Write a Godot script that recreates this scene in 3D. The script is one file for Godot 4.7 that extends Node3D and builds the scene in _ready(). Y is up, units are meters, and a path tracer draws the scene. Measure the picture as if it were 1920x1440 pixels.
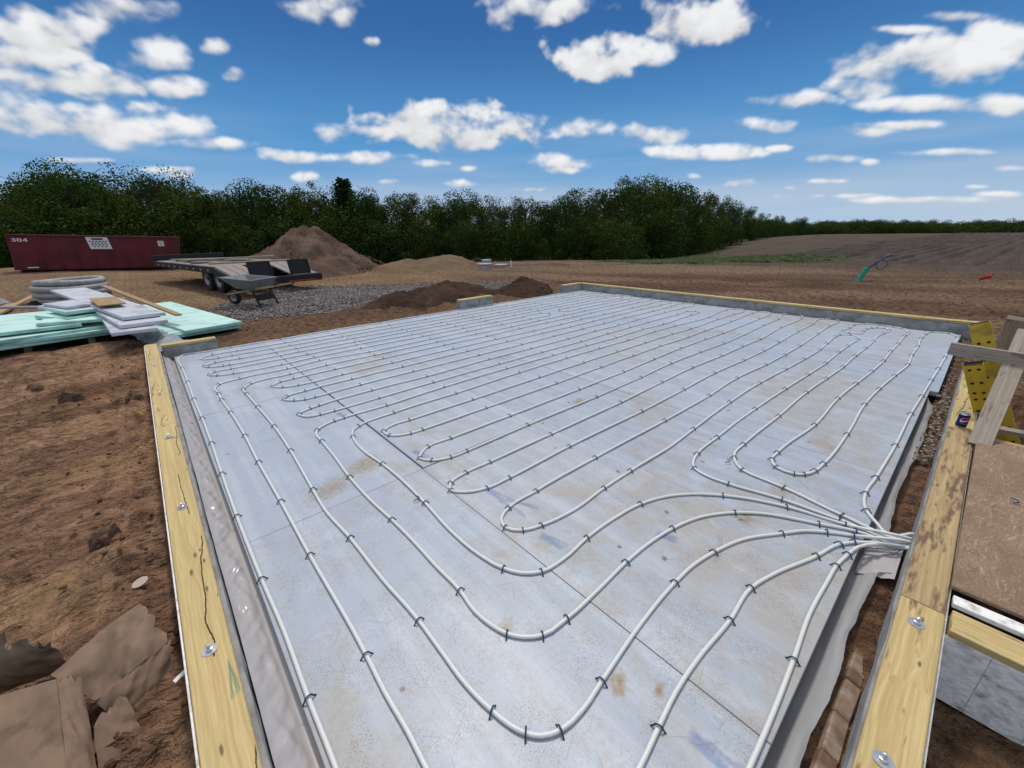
extends Node3D
# A heated floor laid out in a foundation beside a field. y is up, metres; x runs along the tubing rows, -z across them.

const SUN_AZIMUTH := 36.0     # degrees from -z towards +x
const TL := 0.12
const TR := 0.30
const SUN_HEIGHT := 62.0

var LOOP_A := PackedFloat32Array([2.959,0.17,0,2.889,0.092,0,2.872,0.025,0,2.964,-0.059,0,3.056,-0.119,1,3.143,-0.145,0,3.273,-0.161,1,3.563,-0.15,1,4.257,-0.133,1,5.142,-0.133,1,5.795,-0.117,1,6.509,-0.104,1,7.126,-0.089,1,7.81,-0.075,1,8.238,-0.064,0,8.991,-0.038,0,9.417,-0.045,1,9.676,-0.151,1,9.592,-0.347,1,9.327,-0.398,1,8.951,-0.415,1,8.284,-0.389,1,7.641,-0.388,1,7.068,-0.364,1,6.413,-0.41,1,5.743,-0.454,1,5.11,-0.472,1,4.211,-0.441,1,3.513,-0.449,1,3.35,-0.466,1,3.244,-0.505,1,3.2,-0.556,1,3.205,-0.673,1,3.302,-0.734,1,3.443,-0.739,1,4.223,-0.679,1,5.111,-0.69,1,5.779,-0.659,1,6.427,-0.623,1,7.061,-0.603,1,7.685,-0.613,1,8.29,-0.604,1,8.959,-0.612,1,9.288,-0.601,1,9.39,-0.633,0,9.61,-0.715,1,9.666,-0.831,1,9.696,-1.03,1,9.618,-1.245,1,9.395,-1.341,1,9.028,-1.336,1,8.713,-1.359,1,8.615,-1.265,1,8.639,-1.151,0,8.883,-1.128,1,9.138,-1.126,1,9.298,-1.084,1,9.393,-1.023,1,9.429,-0.924,1,9.273,-0.845,1,8.938,-0.869,1,8.674,-0.901,0,8.239,-0.889,1,7.658,-0.887,1,7.081,-0.905,1,6.389,-0.903,1,5.737,-0.932,1,5.074,-0.962,1,4.199,-0.962,1,3.39,-0.974,1,3.211,-0.969,0,3.117,-0.941,1,3.032,-0.887,0,2.983,-0.829,1,2.965,-0.698,0,2.958,-0.548,1,2.895,-0.209,1,2.871,0.094,0,2.941,0.17,0])
var LOOP_B := PackedFloat32Array([2.923,0.17,0,2.853,0.096,0,2.831,-0.209,1,2.803,-0.515,1,2.728,-0.825,1,2.714,-0.96,0,2.748,-1.079,1,2.84,-1.132,0,2.967,-1.162,1,3.361,-1.174,1,3.777,-1.181,0,4.217,-1.174,1,5.023,-1.149,1,5.743,-1.118,1,6.426,-1.093,1,7.117,-1.099,1,7.627,-1.09,1,8.201,-1.073,1,8.339,-1.084,0,8.469,-1.215,1,8.347,-1.339,1,8.175,-1.354,1,7.561,-1.336,1,7.099,-1.319,1,6.425,-1.336,1,5.788,-1.368,1,5.029,-1.41,1,4.208,-1.413,1,3.365,-1.385,1,2.892,-1.366,0,2.366,-1.384,1,2.047,-1.386,1,1.662,-1.377,0,1.453,-1.414,1,1.34,-1.458,1,1.277,-1.549,1,1.312,-1.628,0,1.413,-1.675,1,1.677,-1.685,1,2.328,-1.679,1,3.336,-1.648,1,4.236,-1.636,1,5.019,-1.656,1,5.807,-1.603,1,6.474,-1.583,1,7.137,-1.58,1,8.196,-1.601,1,8.993,-1.624,1,9.535,-1.607,1,9.734,-1.662,0,9.76,-1.741,1,9.655,-1.85,1,8.95,-1.866,1,8.149,-1.877,1,7.131,-1.86,1,6.479,-1.854,1,5.806,-1.876,1,5.013,-1.916,1,4.21,-1.909,1,3.369,-1.91,1,2.314,-1.939,1,1.649,-1.933,1,1.447,-1.944,1,1.308,-2.011,0,1.245,-2.096,1,1.294,-2.17,1,1.453,-2.207,1,1.677,-2.201,1,2.361,-2.193,1,3.405,-2.182,1,4.254,-2.197,1,5.028,-2.206,1,5.805,-2.169,1,6.516,-2.157,1,7.149,-2.135,1,8.272,-2.175,1,9.425,-2.167,1,9.626,-2.193,0,9.752,-2.274,0,9.807,-2.367,0,9.786,-2.44,1,9.011,-2.446,1,8.257,-2.448,1,6.494,-2.425,1,5.788,-2.46,1,4.991,-2.485,1,4.223,-2.457,1,3.344,-2.45,1,2.336,-2.467,1,1.646,-2.464,1,1.493,-2.471,1,1.356,-2.534,1,1.302,-2.631,1,1.359,-2.696,0,1.449,-2.75,1,1.668,-2.744,1,2.348,-2.732,1,3.383,-2.721,1,4.25,-2.72,1,5.014,-2.743,1,5.786,-2.755,1,6.552,-2.737,1,7.154,-2.718,1,8.824,-2.717,1,9.432,-2.727,1,9.664,-2.834,0,9.591,-3.002,1,9.323,-3.016,1,8.195,-2.998,1,7.122,-3.007,1,6.499,-2.998,1,5.685,-3.034,1,4.951,-3.037,1,4.2,-3.036,1,3.342,-3.033,1,2.3,-3.046,1,1.574,-3.061,1,1.46,-3.07,1,1.301,-3.162,1,1.299,-3.282,1,1.419,-3.338,0,1.583,-3.331,1,2.331,-3.319,1,3.347,-3.32,1,4.197,-3.32,1,4.955,-3.313,1,5.699,-3.3,1,6.514,-3.29,1,7.096,-3.254,1,8.228,-3.262,1,8.943,-3.242,1,9.5,-3.25,1,9.62,-3.33,0,9.6,-3.47,1,9.35,-3.54,1,8.329,-3.47,1,7.114,-3.559,1,6.465,-3.595,1,5.645,-3.581,1,4.917,-3.606,1,4.186,-3.62,1,3.291,-3.625,1,2.3,-3.596,1,1.55,-3.592,1,1.171,-3.542,1,1.097,-3.488,0,1.05,-3.369,1,1.019,-3.166,0,1.019,-3.027,0,1.044,-2.755,1,1.04,-2.093,1,1.015,-1.732,0,1.025,-1.48,0,1.062,-1.312,1,1.111,-1.224,0,1.196,-1.159,1,1.349,-1.139,0,1.572,-1.156,1,1.839,-1.15,0,2.077,-1.118,1,2.302,-1.03,0,2.452,-0.918,0,2.562,-0.796,1,2.738,-0.47,1,2.806,-0.177,1,2.836,0.098,0,2.906,0.17,0])
var LOOP_C := PackedFloat32Array([2.888,0.17,0,2.818,0.1,0,2.779,-0.124,1,2.696,-0.286,1,2.545,-0.558,0,2.436,-0.668,1,2.243,-0.791,0,2.012,-0.859,1,1.811,-0.887,0,1.579,-0.895,1,1.312,-0.885,0,1.086,-0.884,1,0.942,-0.902,1,0.873,-0.952,0,0.829,-1.014,1,0.802,-1.101,0,0.791,-1.205,0,0.807,-1.349,1,0.803,-1.564,0,0.805,-1.811,0,0.798,-2.089,1,0.782,-2.372,0,0.783,-2.75,1,0.806,-3.142,0,0.817,-3.477,1,0.822,-3.642,0,0.858,-3.728,1,1.041,-3.819,1,1.141,-3.827,1,1.58,-3.819,1,2.316,-3.858,1,3.282,-3.864,1,4.152,-3.845,1,4.9,-3.838,1,5.641,-3.813,1,6.473,-3.83,1,7.096,-3.781,1,8.3,-3.83,1,8.63,-3.83,1,8.73,-3.883,0,8.77,-3.95,1,8.73,-4.017,0,8.63,-4.07,1,8.171,-4.055,1,7.067,-4.084,1,6.454,-4.078,1,5.777,-4.08,1,5.042,-4.059,1,4.157,-4.074,1,3.34,-4.082,1,2.304,-4.084,1,1.615,-4.071,1,1.132,-4.064,1,0.991,-4.069,1,0.888,-4.095,0,0.836,-4.231,1,0.962,-4.299,1,1.057,-4.319,1,1.652,-4.352,1,2.363,-4.329,1,3.38,-4.351,1,4.181,-4.335,1,5.023,-4.327,1,5.788,-4.355,1,6.461,-4.334,1,7.101,-4.352,1,8.197,-4.355,1,8.993,-4.327,1,9.5,-4.34,1,9.6,-4.402,0,9.64,-4.48,1,9.6,-4.558,0,9.5,-4.62,1,8.928,-4.619,1,8.155,-4.615,1,7.131,-4.636,1,6.416,-4.627,1,5.76,-4.622,1,5.001,-4.623,1,4.238,-4.607,1,3.391,-4.617,1,2.335,-4.627,1,1.627,-4.626,1,1.104,-4.6,1,1,-4.603,1,0.905,-4.651,1,0.826,-4.77,1,0.875,-4.843,1,1.079,-4.88,1,1.633,-4.902,1,2.327,-4.906,1,3.4,-4.911,1,4.191,-4.911,1,5.013,-4.908,1,5.736,-4.891,1,6.432,-4.898,1,7.14,-4.914,1,8.156,-4.91,1,8.977,-4.896,1,9.46,-4.9,1,9.56,-4.959,0,9.6,-5.035,1,9.56,-5.111,0,9.46,-5.17,1,8.962,-5.159,1,8.191,-5.154,1,7.147,-5.16,1,6.402,-5.178,1,5.773,-5.153,1,5.04,-5.154,1,4.154,-5.163,1,3.318,-5.171,1,2.304,-5.176,1,1.611,-5.161,1,1.078,-5.141,1,0.924,-5.187,1,0.834,-5.315,1,0.944,-5.421,1,1.1,-5.436,1,1.614,-5.452,1,2.309,-5.461,1,3.344,-5.463,1,4.188,-5.433,1,4.983,-5.468,1,5.704,-5.462,1,6.478,-5.455,1,7.079,-5.465,1,8.248,-5.453,1,8.921,-5.466,1,9.51,-5.45,1,9.61,-5.505,0,9.65,-5.575,1,9.61,-5.645,0,9.51,-5.7,1,8.904,-5.703,1,8.174,-5.703,1,7.149,-5.701,1,6.477,-5.703,1,5.712,-5.699,1,4.975,-5.682,1,4.154,-5.7,1,3.368,-5.713,1,2.286,-5.712,1,1.594,-5.72,1,1.119,-5.664,1,0.66,-5.604,1,0.559,-5.455,1,0.557,-5.254,1,0.568,-4.734,1,0.579,-4.099,1,0.567,-3.486,1,0.53,-2.769,1,0.518,-2.458,0,0.54,-2.105,1,0.549,-1.675,0,0.568,-1.339,1,0.566,-1.144,0,0.565,-0.96,0,0.583,-0.814,1,0.602,-0.733,0,0.627,-0.677,1,0.663,-0.634,0,0.725,-0.6,1,0.832,-0.589,0,0.975,-0.604,1,1.28,-0.636,0,1.646,-0.65,1,1.821,-0.642,0,2,-0.609,1,2.227,-0.538,0,2.441,-0.406,1,2.565,-0.324,0,2.644,-0.235,1,2.723,-0.124,1,2.801,0.102,0,2.871,0.17,0])
var LOOP_D := PackedFloat32Array([2.854,0.17,0,2.784,0.104,0,2.727,-0.042,0,2.657,-0.11,1,2.579,-0.16,1,2.38,-0.221,1,2.056,-0.339,0,1.893,-0.379,1,1.631,-0.375,1,1.341,-0.39,0,1.15,-0.386,0,0.995,-0.368,1,0.847,-0.349,0,0.626,-0.338,1,0.504,-0.359,0,0.41,-0.415,1,0.343,-0.5,0,0.313,-0.588,1,0.308,-0.702,0,0.308,-0.833,0,0.313,-0.951,0,0.311,-1.145,0,0.318,-1.343,1,0.318,-2.122,1,0.324,-2.778,1,0.325,-3.462,1,0.336,-4.069,1,0.329,-4.77,1,0.316,-5.246,1,0.321,-5.49,1,0.312,-5.718,0,0.362,-5.849,1,0.596,-5.926,1,1.154,-5.935,1,1.6,-6.022,1,2.305,-5.946,1,3.383,-5.96,1,4.153,-5.969,1,4.974,-5.971,1,5.723,-5.947,1,6.31,-5.96,1,6.41,-6.019,0,6.45,-6.095,1,6.41,-6.171,0,6.31,-6.23,1,5.779,-6.221,1,5.04,-6.224,1,4.249,-6.233,1,3.393,-6.228,1,2.294,-6.246,1,1.592,-6.245,1,1.149,-6.199,1,0.581,-6.22,1,0.41,-6.271,1,0.334,-6.387,1,0.399,-6.478,1,0.59,-6.487,1,1.569,-6.485,1,2.329,-6.505,1,3.321,-6.477,1,4.24,-6.475,1,4.984,-6.484,1,5.78,-6.485,1,6.481,-6.489,1,7.115,-6.483,1,8.177,-6.475,1,8.996,-6.505,1,9.38,-6.49,1,9.48,-6.433,0,9.52,-6.36,1,9.48,-6.287,0,9.38,-6.23,1,8.2,-6.23,1,7.2,-6.23,1,6.9,-6.23,1,6.81,-6.16,0,6.78,-6.09,1,6.81,-6.03,0,6.9,-5.96,1,7.3,-5.96,1,8.2,-5.96,1,9,-5.96,1,9.45,-5.98,0,9.62,-6.1,1,9.66,-6.4,1,9.62,-6.65,1,9.45,-6.71,0,8.992,-6.748,1,8.172,-6.748,1,7.125,-6.715,1,6.464,-6.728,1,5.706,-6.742,1,5.047,-6.724,1,4.24,-6.743,1,3.367,-6.746,1,2.377,-6.713,1,1.512,-6.736,1,0.604,-6.713,1,0.533,-6.726,1,0.379,-6.781,1,0.334,-6.894,1,0.468,-6.989,1,0.767,-6.974,1,1.547,-6.987,1,2.368,-6.994,1,3.381,-6.97,1,4.238,-6.978,1,5.038,-6.991,1,5.767,-6.986,1,6.489,-6.97,1,7.097,-6.979,1,8.153,-6.997,1,8.959,-6.98,1,9.48,-6.98,1,9.58,-7.039,0,9.62,-7.115,1,9.58,-7.191,0,9.48,-7.25,1,8.997,-7.265,1,8.173,-7.25,1,7.129,-7.257,1,6.454,-7.254,1,5.783,-7.265,1,4.951,-7.238,1,4.227,-7.249,1,3.314,-7.255,1,2.366,-7.246,1,1.517,-7.253,1,0.718,-7.247,1,0.541,-7.244,1,0.406,-7.26,0,0.332,-7.388,0,0.497,-7.507,1,0.824,-7.508,1,1.513,-7.506,1,2.291,-7.506,1,3.389,-7.51,1,4.193,-7.497,1,5.028,-7.526,1,5.788,-7.521,1,6.43,-7.498,1,7.092,-7.499,1,8.167,-7.497,1,8.918,-7.523,1,9.48,-7.51,1,9.58,-7.578,0,9.62,-7.665,1,9.58,-7.752,0,9.48,-7.82,1,8.999,-7.865,1,8.186,-7.86,1,7.075,-7.857,1,6.448,-7.885,1,5.749,-7.862,1,4.981,-7.868,1,4.221,-7.888,1,3.354,-7.855,1,2.329,-7.876,1,1.515,-7.82,1,0.781,-7.82,1,0.335,-7.82,0,0.19,-7.869,0,0.118,-7.718,0,0.093,-7.6,0,0.094,-7.006,1,0.094,-6.244,1,0.088,-5.487,1,0.093,-4.795,1,0.09,-4.104,1,0.08,-3.46,1,0.073,-2.796,1,0.076,-2.111,1,0.084,-1.706,0,0.079,-1.326,1,0.08,-1.052,0,0.077,-0.879,1,0.09,-0.688,0,0.136,-0.534,1,0.23,-0.384,0,0.369,-0.26,1,0.551,-0.164,0,0.775,-0.115,1,0.961,-0.102,0,1.119,-0.104,0,1.321,-0.108,0,1.632,-0.122,1,1.932,-0.141,0,2.234,-0.136,0,2.372,-0.132,1,2.515,-0.11,1,2.629,-0.085,0,2.719,-0.031,0,2.784,0.046,0,2.767,0.106,0,2.837,0.17,0])
var CLOUDS := PackedFloat32Array([-0.0162,0.2766,12.4172,-3.8782,8.96,-40.9026,0.0868,0.0324,0.0783,0.3204,17.808,-5.2675,10.8385,-52.5151,0.0601,0.0237,0.1106,0.2727,18.1929,-4.9484,7.4185,-45.3337,0.0579,0.0249,-0.043,0.2414,17.3707,-5.3968,8.8463,-43.8221,0.0619,0.0273,0.0017,0.2247,10.6837,-3.1439,8.1765,-48.0411,0.0987,0.0276,0.129,0.2352,22.1509,-5.6992,10.3326,-76.9709,0.0469,0.0148,-0.0237,0.1775,11.1465,-3.2508,5.6619,-40.7381,0.0938,0.0287,0.0686,0.1671,11.0831,-2.918,4.9722,-47.1217,0.093,0.0239,0.1431,0.1543,15.8925,-3.7835,7.5237,-93.9373,0.0642,0.012,-0.0827,0.1798,32.8582,-10.1063,9.0198,-56.308,0.0325,0.0194,0.1877,0.2963,43.8443,-11.0057,12.0323,-81.1918,0.0239,0.0133,0.2096,0.2609,47.9008,-11.2524,12.8288,-104.3861,0.0216,0.0102,0.3728,0.3734,13.9513,-2.7184,6.2743,-57.536,0.0733,0.0195,0.4121,0.3637,31.5456,-5.5114,6.6306,-72.1694,0.0323,0.0144,0.4601,0.3345,72.7529,-10.7112,10.2253,-149.5706,0.0139,0.0068,0.773,0.3875,10.4819,0.0204,-1.4889,-47.3304,0.0954,0.0213,0.7103,0.376,31.8524,-0.9632,-0.6139,-63.0363,0.0314,0.0159,0.8606,0.3813,19.6369,0.9253,-3.3883,-54.6606,0.0511,0.0186,0.9006,0.3093,9.8112,0.6078,-1.9333,-28.789,0.1024,0.0356,0.9767,0.3134,18.2472,1.7825,-4.2548,-46.5738,0.0553,0.0222,1.0917,0.3406,11.1662,1.7233,-4.1041,-29.9196,0.0916,0.0364,0.5505,0.2246,7.6647,-0.722,0.8118,-37.0831,0.1308,0.0272,0.6035,0.1978,4.9623,-0.3477,0.2289,-32.2829,0.2016,0.031,0.4508,0.1945,8.5152,-1.1258,2.4934,-68.5618,0.118,0.0153,0.728,0.2019,12.5895,-0.2215,-0.6414,-37.9843,0.0794,0.0264,0.8743,0.1974,15.5763,0.694,-2.7105,-59.6451,0.0643,0.0171,0.6587,0.174,14.575,-0.6705,-0.4097,-79.1846,0.0686,0.0126,0.4128,0.1466,11.9449,-1.6977,2.7828,-95.2817,0.0841,0.0108,0.293,0.1466,17.6083,-3.2781,4.1014,-84.8266,0.0573,0.0122,0.5595,0.1394,27.5885,-2.3334,0.7661,-125.1207,0.0363,0.008,0.6333,0.1283,61.542,-3.3646,-0.8288,-163.2682,0.0162,0.0061,0.2953,0.1068,36.8599,-6.6679,2.6436,-87.7068,0.0274,0.0115,0.4607,0.1032,41.321,-4.9755,1.7024,-164.1319,0.0242,0.0061,0.6106,0.0984,25.1527,-1.5734,-0.7684,-136.0016,0.0397,0.0074,0.7735,0.0855,20.0705,0.0337,-3.9268,-187.3711,0.0498,0.0054,0.8255,0.1382,16.7057,0.3816,-2.0186,-66.2478,0.0599,0.0152,0.8374,0.1226,25.461,0.6975,-3.3169,-108.7508,0.0393,0.0093,1.0259,0.1792,17.6395,1.8706,-4.3588,-60.844,0.0572,0.0171,1.1011,0.1415,9.6265,1.2737,-5.2576,-71.9981,0.1049,0.016,1.2207,0.1746,23.3104,4.2134,-10.2791,-92.4325,0.0438,0.0121,1.249,0.1361,45.4025,8.4531,-16.1469,-166.5832,0.0225,0.0065,1.1068,0.0985,62.1597,8.1387,-9.8718,-172.046,0.0162,0.0059,1.2012,0.0805,21.6235,3.5398,-8.0093,-132.8593,0.0467,0.0081,1.4516,0.2282,9.2889,2.5025,-7.5351,-34.6481,0.1147,0.0395,1.4987,0.2413,22.0416,6.3237,-11.3273,-45.4582,0.0493,0.0266,1.3642,0.2327,21.3923,5.1667,-8.5558,-45.7758,0.0493,0.0246,1.2677,0.2086,14.8891,3.0215,-11.4855,-81.3321,0.0692,0.016,1.3489,0.211,23.9193,5.5517,-10.6253,-63.4582,0.0437,0.0179,1.4296,0.1761,12.9288,3.2641,-15.0772,-89.5733,0.0808,0.0179,1.5217,0.1599,32.2847,8.9493,-14.3284,-77.6688,0.0329,0.0148,1.3703,0.1484,23.6996,5.4287,-14.1925,-108.4573,0.0436,0.0111,1.4173,0.1494,15.4603,3.7764,-21.7408,-151.3422,0.0671,0.0118,1.3268,0.1116,25.8926,5.4352,-12.8207,-133.0718,0.0395,0.0086,1.3886,0.099,70.8182,16.1781,-17.4304,-177.4008,0.0145,0.0059,1.4843,0.1039,21.2492,5.4831,-23.7338,-196.0605,0.0486,0.0079,1.4271,0.1091,38.1707,9.2237,-24.6566,-217.1796,0.027,0.0056,1.5502,0.0749,42.5556,11.6141,-21.5076,-203.4772,0.0242,0.0057,1.3306,0.0747,36.3322,7.5266,-16.5719,-230.1734,0.028,0.0048,1.2832,0.0672,98.739,18.8355,-17.0157,-275.7913,0.0103,0.0037,1.5266,0.0518,74.1711,19.5792,-26.1361,-336.3483,0.0138,0.0032,1.4434,0.2784,30.2504,8.4269,-43.4522,-172.4476,0.0356,0.0109,1.3918,0.2757,27.1783,7.0808,-45.806,-202.4079,0.0391,0.0103,1.451,0.0373,8.897,2.1442,-9.7366,-174.7913,0.1139,0.0086,1.3477,0.0491,14.2594,2.9984,-12.6928,-226.8336,0.071,0.006,0.0753,0.1101,22.7892,-5.7579,9.4222,-152.1716,0.0446,0.0072,-0.0295,0.1164,33.1828,-9.3927,19.2622,-225.3393,0.0309,0.0053,0.0878,0.1008,44.3996,-10.9995,9.067,-170.2496,0.0229,0.0061,1.5575,0.0385,31.4158,8.515,-15.4055,-228.5559,0.0324,0.005])
var TREES := PackedFloat32Array([-6.41,-55.63,-0.79,6.84,0,-4.67,-54.8,-0.76,7.91,1,-3.07,-51.91,-0.63,8.35,0,-1.88,-54.97,-0.84,8.04,2,-0.66,-52,-0.72,6.76,1,0.51,-55,-0.92,7.14,3,2.33,-51.95,-0.8,8.98,4,3.78,-54.87,-0.99,8.29,0,5.21,-51.74,-0.88,7.29,1,6.96,-53.55,-1.05,7.38,2,7.96,-49.36,-0.92,6.96,3,9.87,-49.02,-1.04,7.93,2,11.98,-50.6,-1.27,7.85,0,13.37,-48.18,-1.29,7.93,3,14.64,-47.81,-1.37,7.02,1,16.15,-47.32,-1.46,8.57,4,17.89,-46.69,-1.53,8.44,5,19.12,-45.12,-1.52,7.76,2,21.39,-45.19,-1.58,7.11,0,22.94,-43.3,-1.52,7.7,3,24.49,-42.44,-1.53,7.19,1,26.1,-41.47,-1.53,6.61,2,28.26,-40.03,-1.53,7.54,0,30.53,-39.6,-1.58,7.23,1,31.69,-37.37,-1.52,7.23,4,33.6,-35.66,-1.53,6.97,3,36.19,-34.5,-1.58,6.55,2,37.61,-32.95,-1.58,7.47,0,39.72,-31.99,-1.64,7.93,1,41.94,-30.74,-1.69,8.21,3,43.18,-28.98,-1.69,8.87,0,45.12,-27.81,-1.74,9.2,1,48.78,-27.5,-1.83,9.11,2,53.21,-27.72,-1.89,8.56,0,59.46,-28.65,-1.94,8.68,3,67.63,-30.03,-1.66,8.24,1,77.78,-31.71,-1.37,7.66,2,89.97,-33.48,-1.06,6.48,0,106.08,-35.94,-0.78,5.49,1,120.41,-37.12,-1.23,5.71,3,135.25,-36.14,-1.67,5.76,2])
var TREES2 := PackedFloat32Array([-8.67,-51.67,-0.59,4.21,6,-9.21,-63.75,-1.25,7.48,0,-8.24,-53.01,-0.66,3.47,6,-8.45,-66.36,-1.34,7.68,3,-6.83,-51.88,-0.59,4.45,6,-7.08,-64.13,-1.26,7.35,3,-5.61,-53,-0.65,4.47,6,-5.56,-64.42,-1.29,8.9,0,-4,-49.55,-0.47,4.9,6,-3.61,-61.04,-1.13,9.45,0,-2.68,-50.88,-0.58,6.02,6,-2.46,-62.33,-1.24,8.9,0,-1.68,-51.41,-0.65,5.44,6,-1.58,-60.27,-1.15,7.25,0,-1.45,-49.41,-0.54,3.27,6,0.06,-60.88,-1.23,7.12,0,0.14,-50.72,-0.67,4.26,6,2.22,-60.91,-1.28,9.61,0,1.65,-49.8,-0.67,5.93,6,3.55,-64.26,-1.49,9.75,0,2.84,-53.11,-0.88,4.89,6,4.64,-59.13,-1.24,7.79,2,4.46,-49.5,-0.73,4.22,6,6.46,-58.52,-1.28,7.02,2,5.91,-51.77,-0.91,4.46,6,8.64,-61.09,-1.51,8.06,2,6.73,-47.79,-0.77,4.67,6,9.31,-55.76,-1.3,7.05,2,7.87,-45.88,-0.76,3.88,6,12.04,-57.13,-1.53,7.93,1,10.55,-48.1,-1.06,5.5,6,13.58,-58.28,-1.69,7.85,2,11.68,-47.45,-1.13,5.08,6,16.42,-57.39,-1.85,8.53,1,12.84,-44.94,-1.13,4.73,6,16.95,-54.69,-1.78,7.76,3,15.14,-45.65,-1.33,6.2,6,18.96,-53.11,-1.84,8.66,0,16.59,-43.51,-1.34,5.33,6,21.38,-53.03,-1.95,8.66,3,18.13,-43.37,-1.41,3.8,6,23.27,-52.49,-1.99,7.54,2,19.76,-43.1,-1.44,4.79,6,24.21,-49.42,-1.86,7.01,1,21.79,-41.08,-1.39,4.87,6,26.34,-47.49,-1.82,7.19,3,22.85,-39.58,-1.34,4.16,6,29.63,-48.42,-1.95,6.71,3,24.95,-39.38,-1.39,3.31,6,32.19,-47.1,-1.97,7.84,2,25.91,-37.82,-1.35,4.46,6,31.92,-44.19,-1.83,7.25,0,28.71,-37.1,-1.41,4.7,6,37.15,-46.18,-2.09,7.65,3,30.39,-35.51,-1.4,4.76,6,37.06,-41.84,-1.9,6.9,0,31.56,-34.89,-1.42,4.66,6,39.2,-41.4,-1.97,7.47,3,32.77,-33.18,-1.39,2.73,6,43.59,-40.9,-2.12,7.41,1,36.04,-31.96,-1.48,2.79,6,42.06,-37.21,-1.92,7.38,1,36.06,-30.34,-1.42,4.7,6,47.38,-38.36,-2.18,7.84,2,38.8,-30.02,-1.53,5.55,6,46.23,-34.17,-1.99,7.67,0,39.92,-28.01,-1.51,4.83,6,47.6,-31.93,-1.98,8.32,0,42.81,-27.2,-1.62,5.76,6,53.63,-32.96,-2.29,9.99,0,44.26,-25.53,-1.6,6.19,6,57.99,-32.92,-2.37,9.86,3,51.37,-26.31,-1.74,3.82,6,64.24,-31.93,-2.04,8.74,1,55.93,-26.78,-1.75,4.91,6,75.02,-33.73,-1.71,7.22,0,64.79,-28.1,-1.58,3.76,6,84.71,-34.94,-1.41,6.97,3,74.7,-29.58,-1.27,3.72,6,102.71,-39.15,-1.14,6.73,0,94.22,-33.29,-0.9,4.93,6,129.86,-42.02,-1.82,5.93,2,107.44,-34.31,-0.66,4.15,6,145.56,-42.07,-2.38,5.55,3])
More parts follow.
